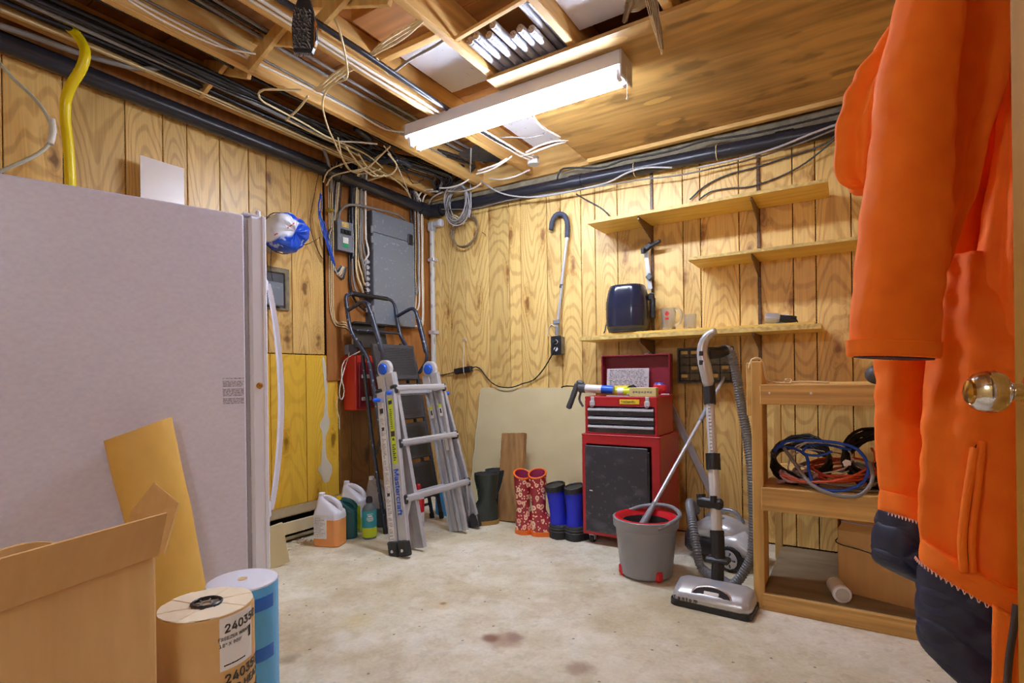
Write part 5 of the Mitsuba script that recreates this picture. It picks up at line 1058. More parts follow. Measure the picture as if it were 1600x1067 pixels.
d_ = np.concatenate([[0], np.cumsum(np.linalg.norm(np.diff(hs, axis=0), axis=1))]); t_ = np.linspace(0, d_[-1], 620); hs = np.stack([np.interp(t_, d_, hs[:, k]) for k in range(3)], 1)
vh = solo('vacuum_hose', sweep(hs, .0205 + .0018 * np.sign(np.sin(np.arange(620) * math.pi / 2 + .3)), 12), 'm_hose', 'grey corrugated hose looping from the vacuum handle down to the canister', 'hose', smooth=True)
# ================================================================ wooden shelf unit on the right
su = thing('shelf_unit', 'rough wooden shelf unit of three shelves on the right behind the orange coverall', 'shelf unit')
ux, uy0, uy1 = -.338, 2.44, 3.16
part(su, 'side_panel', cb(ux - .011, ux + .011, uy0 + .022, 2.66, 0.001, 1.0, .003), 'm_stud')
part(su, 'side_panel', cb(XR - .025, XR - .004, uy0 + .022, uy1, 0.001, 1.0, .003), 'm_stud')
part(su, 'post', cb(ux - .022, ux + .020, uy0, uy0 + .022, 0.001, 1.03, .003), 'm_stud')
part(su, 'post', cb(ux - .045, ux - .012, uy0 + .03, uy0 + .05, .80, 1.025, .003), 'm_joist_x', label='short pale batten on the outer side')
part(su, 'post', cb(ux - .018, ux + .018, uy1 - .022, uy1, 0.001, .92, .003), 'm_stud')
for z0, z1, st in ((.85, .933, .015), (.411, .508, .015), (.0, .068, .012)):
    part(su, 'apron', cb(ux + .012, XR - .004, uy0 - .004, uy0 + .018, max(z0, .001), z1, .003), 'm_shelfwood')
    part(su, 'shelf', cb(ux + .012, XR - .026, uy0 + .019, uy1, z1 - .016, z1, .002), 'm_shelfwood' if z0 > .1 else 'm_greyboard')
for k, x in enumerate((-.29, -.14)): part(su, 'nail', xf(lathe([(.005, 0), (.005, .002), (.0, .003)], 10), frame((x, uy0 - .004, .897), (1, 0, 0), (0, -1, 0))), 'm_steel')
cable([(ux - .03, 2.45, 1.0), (ux - .02, 2.46, 1.037), (ux + .01, 2.47, 1.04), (ux + .026, 2.47, 1.0), (ux + .03, 2.475, .955), (-.27, 2.49, .939), (-.22, 2.49, .939), (-.18, 2.50, .942), (-.08, 2.51, .939)], .0055, 'm_sheath', 'cream cord knotted on the top shelf of the wooden unit', None, 'cord')
solo('cord_knot', cat([tube([(-.225 + .012 * math.cos(a), 2.492 + .006 * math.sin(2 * a), .945 + .008 * math.sin(a)) for a in np.linspace(0, 2 * math.pi, 12)], .005, 6)]), 'm_sheath', 'knot in the cream cord on top of the wooden unit', 'knot', True)
solo('grey_ball', mv(blob((0, 0, 0), .036, 3), .075, 2.50, .969), 'm_dark_grey', 'dark grey ball on top of the wooden unit beside the coverall', 'ball', True)
# cables heaped on the middle shelf
ZM = .508
def loops(nm, label, m, r, cx, cy, cz, rx, ry, n, seed, tilt=0., cat_='cable', step=.03):
    q = random.Random(seed); p = []
    for k in range(n * 9):
        a = k * 2 * math.pi / 9 + q.uniform(-.12, .12); g = 1 + q.uniform(-.09, .09)
        x, y = rx * g * math.cos(a), ry * g * math.sin(a)
        p.append((cx + x, cy + y, max(ZM + r + .001, cz + tilt * (y / ry) * .5 + .022 * math.sin(a * .5 + k * .05) + q.uniform(-.01, .012))))
    return solo(nm, tube(p, r, 7, step), m, label, cat_, True)
loops('black_cable', 'tangle of black cable at the back left of the middle shelf', 'm_black', .0065, -.20, 2.70, ZM + .085, .11, .15, 12, 1, .14)
loops('black_cable', 'tangle of black cable at the right of the middle shelf beside the coverall', 'm_black', .0065, .10, 2.70, ZM + .11, .13, .15, 13, 2, .18)
loops('extension_cord', 'coil of orange extension cord on the middle shelf under the blue cable', 'm_orange_cord', .0045, -.04, 2.62, ZM + .055, .12, .09, 6, 3, .05)
loops('grey_cable', 'coil of grey cable on the middle shelf around the orange cord', 'm_sheath_grey', .0055, -.06, 2.60, ZM + .04, .16, .11, 3, 4, .06)
loops('pink_cable', 'pale pink flat cable folded on the middle shelf left of the orange cord', 'm_pink', .007, -.20, 2.54, ZM + .03, .07, .045, 3, 5)
loops('white_cable', 'thin white cable tangled on the middle shelf', 'm_sheath_white', .0035, -.12, 2.66, ZM + .09, .12, .10, 3, 6, .1)
bl_ = [(-0.293, 2.6, 0.638), (-0.245, 2.58, 0.685), (-0.148, 2.56, 0.697), (-0.052, 2.55, 0.693), (0.013, 2.53, 0.674), (0.048, 2.5, 0.615), (0.032, 2.48, 0.557), (-0.02, 2.46, 0.524), (-0.095, 2.45, 0.515), (-0.139, 2.46, 0.537), (-0.157, 2.5, 0.594), (-0.167, 2.56, 0.632), (-0.22, 2.62, 0.654), (-0.286, 2.66, 0.651)]
cable(bl_, .0065, 'm_blue_cable', 'bright blue cable looping out over the front of the middle shelf')
cable([(-0.075, 2.58, 0.654), (-0.122, 2.58, 0.633), (-0.18, 2.58, 0.639), (-0.166, 2.62, 0.665), (-0.1, 2.62, 0.675), (-0.008, 2.58, 0.664)], .0055, 'm_blue_cable', 'short inner loop of blue cable on the middle shelf')
cable([(-0.251, 2.56, 0.659), (-0.199, 2.5, 0.596), (-0.143, 2.44, 0.535), (-0.073, 2.425, 0.507), (0.0, 2.42, 0.506), (0.042, 2.43, 0.536), (0.061, 2.46, 0.581), (0.05, 2.5, 0.63)], .0075, 'm_sheath_grey', 'thick grey cable hanging over the front edge of the middle shelf')
cable([(-0.255, 2.47, 0.564), (-0.185, 2.46, 0.541), (-0.073, 2.45, 0.553), (0.012, 2.48, 0.585), (0.072, 2.54, 0.631), (0.061, 2.6, 0.673)], .005, 'm_orange_cord', 'single strand of orange cord curving up at the right of the middle shelf', None, 'cord')
solo('white_tag', xf(ext([(-.012, -.01), (.012, -.01), (.014, .008), (0, .016), (-.014, .008)], .001), frame((-0.023, 2.47, 0.624), (1, 0, .3), (0, -1, .3))), 'm_sticker', 'white paper tag on the cables of the middle shelf', 'tag')
solo('plug_pack', xf(cb(-.02, .02, -.014, .014, -.01, .012, .004), frame((0.087, 2.5, 0.62), (1, .2, 0))), 'm_black', 'black plug at the right of the cable heap', 'plug')
# carton and jar on the bottom shelf
ob2 = thing('small_carton', 'open brown carton tied with a black strap on the bottom shelf of the wooden unit', 'box'); SM_ = rz(math.radians(-16), (.165, 2.70, .0685))
part(ob2, 'carton', wall_ring(roundrect_pts(.40, .26, .008), roundrect_pts(.392, .252, .006), 0.0, .255, SM_), 'm_card')
sm = lambda *p: tuple(xf((np.array([p]), np.zeros((0, 3), int)), SM_)[0][0])
part(ob2, 'flap', flap([sm(-.199, -.128, .255), sm(.199, -.128, .255), sm(.195, -.10, .345), sm(-.15, -.10, .345)], .003), 'm_card')
part(ob2, 'flap', flap([sm(-.199, .125, .255), sm(-.199, -.125, .255), sm(-.205, -.115, .35), sm(-.205, .11, .35)], .003), 'm_card')
part(ob2, 'lining', xf(cb(-.19, .19, -.12, .12, .20, .30, .01), SM_), 'm_lilac')
part(ob2, 'strap', tube([sm(-.203, .13, .29), sm(-.203, -.02, .22), sm(-.203, -.131, .20), sm(-.1, -.132, .185), sm(.1, -.132, .15), sm(.2, -.132, .13)], .0022, 5), 'm_black', True)
jr = thing('jar', 'pale jar lying on its side in front of the small carton', 'jar'); JM = frame((-.045, 2.49, .102), (0, 0, 1), (-.25, .95, -.0))
part(jr, 'body', xf(lathe([(.0, .004), (.028, .004), (.031, .02), (.028, .035), (.031, .05), (.028, .065), (.031, .08), (.028, .095), (.030, .11), (.0, .112)], 28), JM), 'm_jarbody', 40)
part(jr, 'lid', xf(lathe([(.0, -.006), (.026, -.006), (.0335, -.003), (.0335, .012), (.0, .012)], 32), JM), 'm_white', 40)
part(jr, 'lid_face', xf(lathe([(.0, -.0072), (.024, -.0072), (.025, -.006), (.0, -.005)], 28), JM), 'm_lightgrey', 40)
# ================================================================ door, folded back on the right, and the coverall hanging beyond it
dl = np.array([-.25, .968, 0]); dnn = np.array([-.968, -.25, 0]); dh = np.array([.412, .306, 0])
DM = np.eye(4); DM[:3, 0], DM[:3, 1], DM[:3, 2], DM[:3, 3] = dl, -dnn, (0, 0, 1), dh        # x along the leaf, -y out of the face with the knob
struct('door_1', None, None, 'plain yellow wood door standing open at the right edge')
part('door_1', 'leaf', xf(cb(0, .82, 0, .036, .012, 2.03, .003), DM), 'm_door_wood')
kn = part('door_1', 'door_knob', xf(lathe([(.033, .0), (.033, .006), (.026, .011), (.0125, .014), (.0125, .034), (.016, .038), (.026, .044), (.0305, .054), (.030, .066), (.0255, .076), (.019, .082), (.018, .080), (.0, .080)], 36), DM @ frame((.755, 0, .949), (1, 0, 0), (0, -1, 0))), 'm_chrome', 40, label='round polished door knob')
part(kn, 'knob_face', xf(lathe([(.0178, .079), (.0165, .085), (.009, .088), (.0, .089)], 28), DM @ frame((.755, 0, .949), (1, 0, 0), (0, -1, 0))), 'm_brass', 40, label='brass centre of the knob')
for z in (.25, 1.05, 1.8): part('door_1', 'hinge', xf(rod((-.006, .004, z), (-.006, .004, z + .09), .007, 10), DM), 'm_brass')
hk = thing('coat_hook', 'steel wall hook carrying the orange coverall', 'hook')
part(hk, 'plate', cb(XR - .018, XR - .012, 1.50, 1.56, 1.88, 2.0, .002), 'm_steel')
part(hk, 'arm', pipe([(XR - .014, 1.53, 1.90), (.30, 1.53, 1.90), (.20, 1.50, 1.905), (.17, 1.49, 1.94)], .007, .03, 10), 'm_steel', True)
cv = thing('orange_coverall', 'bright orange insulated coverall with quilted navy lining hanging on the right', 'coverall')
def garment(levels, amp=.006, fr=7., seed=0, n=72, rows=90, ends=True, vert=.0, rip=0., quilt=False):
    """A hanging cloth tube: every level gives its left end, its right end and its thickness."""
    L = np.array([l[0] for l in levels], float); R = np.array([l[1] for l in levels], float); th = np.array([l[2] for l in levels], float)
    amp, rip, vert = amp * 1.7, rip * 1.9, vert * 1.7
    u = np.linspace(0, 1, len(levels)); w = np.linspace(0, 1, rows)
    from scipy.interpolate import PchipInterpolator as PI
    L, R, th = PI(u, L)(w), PI(u, R)(w), PI(u, th)(w)
    a = np.linspace(0, 2 * np.pi, n + 1)[:-1]; out = []
    for i in range(rows):
        c = (L[i] + R[i]) / 2; h = (R[i] - L[i]) / 2; nv = np.cross(h, [0, 0, 1.]); nv[2] = 0; nv /= np.linalg.norm(nv)
        cs, sn = np.cos(a), np.sin(a)
        p = c + np.outer(np.sign(cs) * np.abs(cs) ** .9, h) + np.outer(np.sign(sn) * np.abs(sn) ** .75 * th[i], nv)
        d = np.outer(cs, h / np.linalg.norm(h)) + np.outer(sn, nv)
        f = amp * 2 * (meshkit.fbm(np.stack([p[:, 0] * fr * 1.6, p[:, 1] * fr * 1.6, p[:, 2] * fr], 1) + seed * 3.1, 3) - .5)
        f += vert * np.sin(5 * a + seed + 2.2 * w[i]) + .5 * vert * np.sin(9 * a + 2 * seed)
        ph_ = meshkit.noise(np.stack([p[:, 0] * 6, p[:, 1] * 6, p[:, 2] * 4 + seed], 1))
        f += rip * np.sin(p[:, 2] * 75 + 9 * ph_ + cs * 5) * ph_ ** 2
        if quilt:
            q1 = np.abs(np.sin((p[:, 2] + (p[:, 0] + p[:, 1]) * .75) * math.pi / .075)); q2 = np.abs(np.sin((p[:, 2] - (p[:, 0] + p[:, 1]) * .75) * math.pi / .075))
            f += .009 * (np.minimum(q1, q2) ** .5 - .6)
        out.append(p + d * f[:, None])
    return skin(np.array(out), ends=ends)
G = lambda lv, m, nm, lab=None, **k: part(cv, nm, garment(lv, **k), m, True, lab)
# back of the body, seen in the shade between the panels
G([((0.164, 1.76, 2.127), (0.375, 1.893, 2.123), .05), ((0.148, 1.75, 1.944), (0.387, 1.901, 1.94), .06), ((0.158, 1.756, 1.611), (0.412, 1.893, 1.598), .06), ((0.155, 1.754, 1.279), (0.423, 1.877, 1.266), .07), ((0.137, 1.719, 1.078), (0.412, 1.834, 1.039), .07)], 'm_orange_cloth', 'back_panel', amp=.010, vert=.006, seed=1)
# the far sleeve, folded up behind the near one
G([((0.139, 1.59, 2.02), (0.2, 1.629, 2.019), .03), ((0.111, 1.549, 1.841), (0.182, 1.594, 1.84), .04), ((0.068, 1.498, 1.726), (0.175, 1.589, 1.736), .05), ((0.029, 1.462, 1.655), (0.168, 1.585, 1.662), .055), ((0.004, 1.434, 1.588), (0.155, 1.577, 1.603), .055), ((-0.01, 1.413, 1.502), (0.141, 1.568, 1.514), .05), ((-0.01, 1.414, 1.441), (0.128, 1.56, 1.452), .045), ((-0.0, 1.419, 1.403), (0.115, 1.551, 1.41), .035), ((0.02, 1.444, 1.389), (0.089, 1.523, 1.393), .015)], 'm_orange_cloth', 'sleeve', amp=.008, vert=.006, seed=2, rip=.004)
# front panel of the jacket, cut away diagonally
G([((0.165, 1.583, 2.003), (0.304, 1.707, 2.026), .04), ((0.156, 1.566, 1.833), (0.313, 1.7, 1.852), .045), ((0.149, 1.561, 1.745), (0.314, 1.701, 1.761), .045), ((0.147, 1.56, 1.627), (0.299, 1.691, 1.641), .04), ((0.14, 1.555, 1.502), (0.261, 1.667, 1.513), .04), ((0.138, 1.554, 1.362), (0.224, 1.632, 1.367), .035), ((0.137, 1.554, 1.267), (0.193, 1.612, 1.27), .03), ((0.137, 1.553, 1.2), (0.173, 1.588, 1.202), .02)], 'm_orange_cloth', 'front_panel', amp=.006, vert=.004, seed=3)
# right hand panel running into the near leg
G([((0.321, 1.741, 1.687), (0.4, 1.755, 1.669), .02), ((0.306, 1.731, 1.517), (0.401, 1.744, 1.499), .04), ((0.284, 1.706, 1.391), (0.403, 1.734, 1.376), .05), ((0.261, 1.679, 1.251), (0.398, 1.719, 1.241), .055), ((0.246, 1.658, 1.129), (0.394, 1.704, 1.122), .06), ((0.231, 1.637, 1.008), (0.389, 1.69, 1.005), .06), ((0.223, 1.632, 0.829), (0.381, 1.661, 0.833), .055)], 'm_orange_cloth', 'side_panel', amp=.006, vert=.004, seed=4)
# near sleeve
cuff = [((0.001, 1.29, 1.049), (0.144, 1.428, 1.04), .047), ((0.001, 1.29, 1.023), (0.142, 1.427, 1.014), .046)]
G([((0.135, 1.446, 1.922), (0.205, 1.538, 1.954), .05), ((0.106, 1.404, 1.758), (0.185, 1.501, 1.785), .055), ((0.093, 1.39, 1.692), (0.182, 1.493, 1.716), .055), ((0.074, 1.372, 1.612), (0.178, 1.485, 1.633), .055), ((0.058, 1.356, 1.52), (0.174, 1.476, 1.537), .055), ((0.044, 1.341, 1.4), (0.168, 1.467, 1.413), .055), ((0.022, 1.315, 1.224), (0.16, 1.45, 1.231), .052), ((0.009, 1.301, 1.122), (0.151, 1.438, 1.121), .048)] + cuff[:1] + [((0.002, 1.291, 1.025), (0.142, 1.427, 1.017), .045)], 'm_orange_cloth', 'sleeve', amp=.006, fr=6, seed=5, rip=.0022, rows=110)
part(cv, 'sleeve_hem', garment([((-0.001, 1.287, 1.045), (0.145, 1.429, 1.037), .049), ((0.0, 1.287, 1.038), (0.145, 1.43, 1.032), .0495), ((0.001, 1.288, 1.018), (0.143, 1.427, 1.009), .048), ((0.003, 1.292, 1.012), (0.141, 1.426, 1.005), .045)], amp=.0015, seed=6, rows=14), 'm_orange_cloth', True)
part(cv, 'sleeve_opening', garment([((0.009, 1.295, 1.015), (0.136, 1.423, 1.008), .040), ((0.011, 1.296, 1.01), (0.134, 1.421, 1.002), .038)], amp=0, rows=4), 'm_navy', True, 'dark inside of the sleeve end')
# far leg with its turned up cuff
G([((0.098, 1.718, 1.246), (0.211, 1.789, 1.245), .05), ((0.073, 1.679, 1.079), (0.202, 1.784, 1.078), .055), ((0.067, 1.663, 1.007), (0.194, 1.779, 1.005), .055), ((0.062, 1.648, 0.852), (0.185, 1.773, 0.838), .055), ((0.068, 1.652, 0.751), (0.18, 1.77, 0.721), .055), ((0.077, 1.657, 0.666), (0.174, 1.755, 0.616), .055)], 'm_orange_cloth', 'leg', amp=.008, seed=7, rip=.003)
G([((0.071, 1.636, 0.629), (0.186, 1.75, 0.569), .066), ((0.061, 1.63, 0.573), (0.183, 1.748, 0.504), .070), ((0.057, 1.627, 0.524), (0.178, 1.745, 0.446), .068), ((0.067, 1.634, 0.495), (0.174, 1.742, 0.419), .058), ((0.086, 1.652, 0.479), (0.163, 1.724, 0.429), .03)], 'm_navy', 'lining', 'quilted navy lining', amp=.004, seed=8, quilt=True)
G([((0.076, 1.645, 0.679), (0.18, 1.746, 0.627), .062), ((0.075, 1.642, 0.668), (0.183, 1.748, 0.613), .066), ((0.073, 1.637, 0.634), (0.185, 1.75, 0.576), .069), ((0.073, 1.637, 0.624), (0.186, 1.75, 0.566), .068)], 'm_orange_cloth', 'cuff_band', amp=.002, seed=9, rows=20)
# near leg
G([((0.187, 1.692, 1.263), (0.352, 1.761, 1.254), .06), ((0.165, 1.631, 1.102), (0.384, 1.71, 1.094), .065), ((0.157, 1.602, 1.02), (0.389, 1.69, 1.005), .07), ((0.143, 1.581, 0.9), (0.378, 1.647, 0.877), .07), ((0.136, 1.571, 0.783), (0.371, 1.619, 0.753), .065), ((0.132, 1.562, 0.657), (0.357, 1.586, 0.594), .062), ((0.131, 1.562, 0.586), (0.347, 1.568, 0.489), .06)], 'm_orange_cloth', 'leg', amp=.010, fr=6, seed=10, rip=.004, rows=110, vert=.004)
G([((0.125, 1.54, 0.56), (0.34, 1.54, 0.437), .072), ((0.118, 1.536, 0.481), (0.339, 1.539, 0.351), .078), ((0.114, 1.533, 0.411), (0.338, 1.539, 0.271), .078), ((0.122, 1.538, 0.364), (0.338, 1.539, 0.218), .07), ((0.148, 1.549, 0.336), (0.318, 1.538, 0.198), .045)], 'm_navy', 'lining', 'quilted navy lining', amp=.005, seed=11, quilt=True)
G([((0.129, 1.548, 0.6), (0.342, 1.547, 0.488), .068), ((0.127, 1.545, 0.588), (0.342, 1.541, 0.477), .073), ((0.124, 1.539, 0.56), (0.342, 1.542, 0.447), .076), ((0.124, 1.539, 0.551), (0.342, 1.541, 0.436), .075)], 'm_orange_cloth', 'cuff_band', amp=.002, seed=12, rows=20)

def stitches(l, lift):
    L, R, th = np.array(l[0], float), np.array(l[1], float), l[2] + lift
    c, h = (L + R) / 2, (R - L) / 2; nv = np.cross(h, [0, 0, 1.]); nv[2] = 0; nv /= np.linalg.norm(nv); out = []
    for k, a in enumerate(np.linspace(.12, np.pi - .05, 64)):
        q = c + np.sign(np.cos(a)) * abs(np.cos(a)) ** .9 * h * (1 + lift / np.linalg.norm(h)) + abs(np.sin(a)) ** .75 * th * nv
        out.append(sweep(np.array([q + [0, 0, .004], q + h / np.linalg.norm(h) * .003 * (-1) ** k - [0, 0, .004]]), .0011, 4))
    return cat(out)
for l in (((0.124, 1.539, 0.55), (0.342, 1.541, 0.435), .0755), ((0.072, 1.637, 0.624), (0.186, 1.75, 0.566), .069)):
    key = part(cv, 'stitching', stitches(l, .008), 'm_stitch', label='pale zigzag stitching'); labels[key]['kind'] = 'stuff'
zp = [(0.234, 1.524, 0.826), (0.228, 1.511, 0.786), (0.218, 1.495, 0.706), (0.208, 1.484, 0.625), (0.209, 1.481, 0.554)]
z2 = [(0.22, 1.515, 0.812), (0.211, 1.5, 0.759), (0.2, 1.484, 0.692), (0.192, 1.474, 0.619), (0.194, 1.471, 0.555)]
for z_ in (zp, z2): part(cv, 'zip_piping', tube(z_, .0085, 10), 'm_orange_cloth', True)
part(cv, 'zip', tube([tuple((np.array(a) + np.array(b)) / 2 + [0, .004, 0]) for a, b in zip(zp, z2)], .0055, 8), 'm_zip', True, 'dark zip in the leg')
part(cv, 'zip_panel', garment([((0.236, 1.433, 0.506), (0.329, 1.45, 0.452), .012), ((0.232, 1.424, 0.426), (0.327, 1.443, 0.381), .014), ((0.226, 1.42, 0.337), (0.326, 1.442, 0.306), .012), ((0.224, 1.419, 0.272), (0.327, 1.449, 0.253), .01)], amp=.004, seed=14, rows=40), 'm_orange_cloth', True)
part(cv, 'zip', tube([(0.263, 1.403, 0.524), (0.258, 1.396, 0.482), (0.249, 1.388, 0.422), (0.244, 1.385, 0.348)], .006, 8), 'm_zip', True)
# ================================================================ in and under the joists
bay = [JX[k] + .04 for k in range(len(JX))]
solo('foam_panel', cb(-1.86, -1.56, 1.93, 2.36, 2.555, 2.575, .002), 'm_foam', 'speckled white foam panel between the joists just left of the strip light', 'panel')
solo('foam_panel', cb(-1.84, -1.60, 2.80, 3.24, 2.555, 2.575, .002), 'm_foam', 'white foam panel between the joists beyond the strip light', 'panel')
solo('foam_panel', cb(-.995, -.625, 1.55, 2.165, 2.49, 2.51, .002), 'm_foam', 'white foam panel between the joists right of the spare tubes', 'panel')
for k, (x, y, z) in enumerate([(-1.405, 1.913, 2.458), (-1.362, 1.90, 2.46), (-1.312, 1.925, 2.456), (-1.268, 1.89, 2.468), (-1.222, 1.975, 2.453), (-1.180, 1.965, 2.460), (-1.138, 1.99, 2.455), (-1.118, 1.865, 2.495), (-1.072, 1.872, 2.488)]):
    t = thing('spare_tube', ['leftmost', 'second', 'third', 'fourth', 'fifth', 'sixth', 'seventh', 'eighth', 'rightmost'][k] + ' from the left of the spare fluorescent tubes stored above the plywood edge', 'tube', 'spare fluorescent tubes stored in the ceiling')
    part(t, 'glass', rod((x, y + .012, z), (x, y + 1.2, z), .0185, 16), 'm_tubeglass', 40)
    part(t, 'end_cap', rod((x, y, z), (x, y + .014, z), .0175, 16), 'm_steel', 40)
    part(t, 'pins', cat([rod((x + s, y - .012, z), (x + s, y, z), .0022, 6) for s in (-.006, .006)]), 'm_brass'); labels[t + '__pins'] = {'kind': 'stuff'}
solo('support_lath', beam((-1.43, 1.842, 2.434), (-1.04, 1.79, 2.434), .022, .014, .002), 'm_joist_x', 'thin wooden lath carrying the ends of the spare tubes', 'lath')
jb = thing('junction_box', 'round grey junction box on the joist beyond the strip light', 'junction box')
part(jb, 'box', mv(ext([(.038 * math.cos(a), .038 * math.sin(a)) for a in np.arange(8) * math.pi / 4 + .39], .045), -1.753, 3.07, 2.37), 'm_conduit'); part(jb, 'cover', mv(lathe([(.0, 2.364), (.036, 2.364), (.04, 2.370), (.0, 2.371)], 24), -1.753, 3.07, 0), 'm_lightgrey', 30)
# brush hanging from a joist
gb = thing('grill_brush', 'black wire grill brush hanging from the ceiling joist', 'brush'); BQ = frame((-1.555, 1.17, 2.161), (.84, .54, 0), (.10, -.04, 1))
hd = [(-.028, -.07), (.026, -.07), (.040, -.03), (.034, .03), (.024, .07), (.014, .10), (-.014, .10), (-.030, .06), (-.036, .0)]
part(gb, 'head', xf(xf(ext(Polygon(hd).buffer(.004), .018), np.array([[1, 0, 0, 0], [0, 0, 1, 0], [0, 1, 0, 0], [0, 0, 0, 1]], float)), BQ), 'm_black')
part(gb, 'handle', xf(beam((0, .009, .09), (.004, .012, .26), .022, .014, .005, (0, 1, 0)), BQ), 'm_black')
br = []; r_ = random.Random(4)
for i in range(11):
    for j in range(9):
        z = -.06 + i * .0115; x = -.027 + j * .0065
        if abs(x) < .03:
            e = (x + r_.uniform(-.005, .005), -.022, z + r_.uniform(-.008, .004)); br.append(sweep(np.array([(x, .001, z), e]), .0016, 4))
for j in range(12): x = -.03 + j * .005; br.append(sweep(np.array([(x, .004, -.072), (x + r_.uniform(-.004, .004), -.008, -.093)]), .0012, 4))
part(gb, 'bristles', xf(cat(br), BQ), 'm_bristle'); labels[gb + '__bristles'] = {'kind': 'stuff'}
sc_ = part(gb, 'scraper', xf(cb(.036, .040, -.004, .016, -.055, .03, .001), BQ), 'm_brass')
part(gb, 'hang_loop', xf(tube([(.004 + .012 * math.cos(a), .012, .272 + .02 * math.sin(a)) for a in np.linspace(-1.5, 4.6, 14)], .002, 5), BQ), 'm_steel', True)
# hose and cords over the freezer
yh = solo('yellow_hose', tube([(-2.793, 0.778, 2.571), (-2.826, 0.816, 2.542), (-2.796, 0.859, 2.518), (-2.778, 0.906, 2.49), (-2.722, 0.941, 2.428), (-2.682, 0.955, 2.354), (-2.694, 0.947, 2.288), (-2.743, 0.928, 2.222), (-2.788, 0.923, 2.172), (-2.804, 0.925, 2.096), (-2.806, 0.935, 1.978), (-2.813, 0.943, 1.832), (-2.836, 0.952, 1.715)], .0195, 14), 'm_yellow_hose', 'bright yellow hose hanging down behind the freezer', 'hose', True)
solo('cord', tube([(-2.673, 0.617, 2.228), (-2.609, 0.67, 2.14), (-2.579, 0.7, 2.089), (-2.541, 0.736, 2.038), (-2.502, 0.761, 1.981), (-2.481, 0.774, 1.933), (-2.475, 0.778, 1.895), (-2.473, 0.767, 1.851), (-2.482, 0.738, 1.808), (-2.502, 0.69, 1.762), (-2.533, 0.646, 1.725), (-2.569, 0.588, 1.666)], .0065, 8), 'm_clearcord', 'pale clear cord looping in front of the panelling above the freezer', 'cord', True)
solo('cord_coupler', tube([(-2.472, 0.774, 1.945), (-2.467, 0.777, 1.9), (-2.465, 0.767, 1.851)], .0115, 10), 'm_sheath_white', 'white coupler on the loop of clear cord above the freezer', 'connector', True)
# the dark bundle between the joists above the left wall
r_ = random.Random(21)
for k in range(18):
    x = -2.755 + .0205 * (k % 9) + r_.uniform(-.006, .006) + (.16 if k >= 13 else 0); zb = 2.455 + .045 * (k // 9) + r_.uniform(-.008, .012)
    pts = [(x + r_.uniform(-.012, .012), y, zb + r_.uniform(-.014, .02)) for y in np.linspace(-.3, 2.55, 9)]
    e = r_.random()
    pts += [(x + .03 + .1 * e, 2.85, zb + .01), (x + .08 + .15 * e, 3.05 + .1 * e, zb - .005), (x + .02 + .05 * e, 3.2, zb - .02), (-2.76, 3.28 + .01 * (k % 4), 2.43)]
    cable(pts, .0085 if k % 3 else .011, ['m_black', 'm_abs', 'm_black', 'm_sheath_grey', 'm_black', 'm_abs'][k % 6], 'cable in the dark bundle running between the joists above the left wall', 'dark cable bundle between the joists above the left wall', step=.06)
# second bundle in the next bay
for k in range(4):
    x = -2.30 + .03 * k
    cable([(x, y, 2.56 - .012 * (k % 2) + r_.uniform(-.01, .01)) for y in np.linspace(-.3, 3.25, 9)], .009, ['m_black', 'm_sheath_grey'][k % 2], ['leftmost', 'second', 'third', 'rightmost'][k] + ' of four dark cables strung through the second joist bay from the left wall', 'dark cables in the second joist bay', step=.08)
cable([(-2.8, 0.683, 2.376), (-2.8, 0.72, 2.376), (-2.79, 0.835, 2.382), (-2.78, 0.983, 2.387), (-2.77, 1.174, 2.418), (-2.76, 1.278, 2.464), (-2.75, 1.39, 2.53), (-2.75, 1.499, 2.544), (-2.74, 1.68, 2.533), (-2.74, 1.869, 2.523), (-2.76, 2.095, 2.499), (-2.8, 2.241, 2.429), (-2.86, 2.342, 2.329), (-2.9, 2.383, 2.214)], .012, 'm_sheath_grey', 'thick grey cable running under the joists beside the left drain pipe')
for k in range(2):
    cable(([(-2.735 - .02 * k, y, 2.412 - .006 * math.sin(3 * y + k)) for y in np.linspace(-.2, 2.7, 12)] + [(-2.80, 2.95, 2.40), (-2.86, 3.1, 2.36)]), .005, 'm_sheath', 'cream cable stapled under the left joist, ' + ('nearer the drain pipe' if k else 'farther from the drain pipe'))
# light coloured cables under and along the joists
zc = 2.402
cable([(-2.345, y, 2.468 + .008 * math.sin(y * 4)) for y in np.linspace(-.3, 2.1, 9)] + [(-2.30, 2.28, 2.44), (-2.16, 2.32, 2.40), (-2.10, 2.315, 2.39)], .006, 'm_sheath_white', 'white cable along the joist side running to the left end of the strip light')
cable([(-2.345, y, 2.49 + .006 * math.sin(y * 5)) for y in np.linspace(-.3, 2.9, 10)], .006, 'm_sheath_grey', 'grey cable along the joist side above the white one')
cable([(-2.282, 0.949, 2.41), (-2.299, 1.067, 2.41), (-2.289, 1.184, 2.405), (-2.257, 1.3, 2.4), (-2.198, 1.408, 2.41)], .004, 'm_sheath_white', 'thin white cord slung under the left joists by the bridging')
cable([(-2.297, 1.709, 2.412), (-2.351, 1.639, 2.4), (-2.406, 1.58, 2.39), (-2.456, 1.585, 2.385), (-2.502, 1.635, 2.385), (-2.523, 1.728, 2.39), (-2.539, 1.886, 2.39), (-2.554, 2.068, 2.38), (-2.549, 2.227, 2.38), (-2.561, 2.39, 2.38), (-2.629, 2.582, 2.38)], .0055, 'm_sheath', 'cream cable making a wide hairpin loop under the second joist')
cable([(-2.312, 1.761, 2.41), (-2.39, 1.785, 2.4), (-2.508, 1.816, 2.395), (-2.586, 1.828, 2.39), (-2.585, 1.847, 2.39), (-2.599, 2.015, 2.39), (-2.593, 2.169, 2.385), (-2.61, 2.356, 2.38)], .0065, 'm_sheath', 'cream cable kinked back on itself beside the hairpin loop')
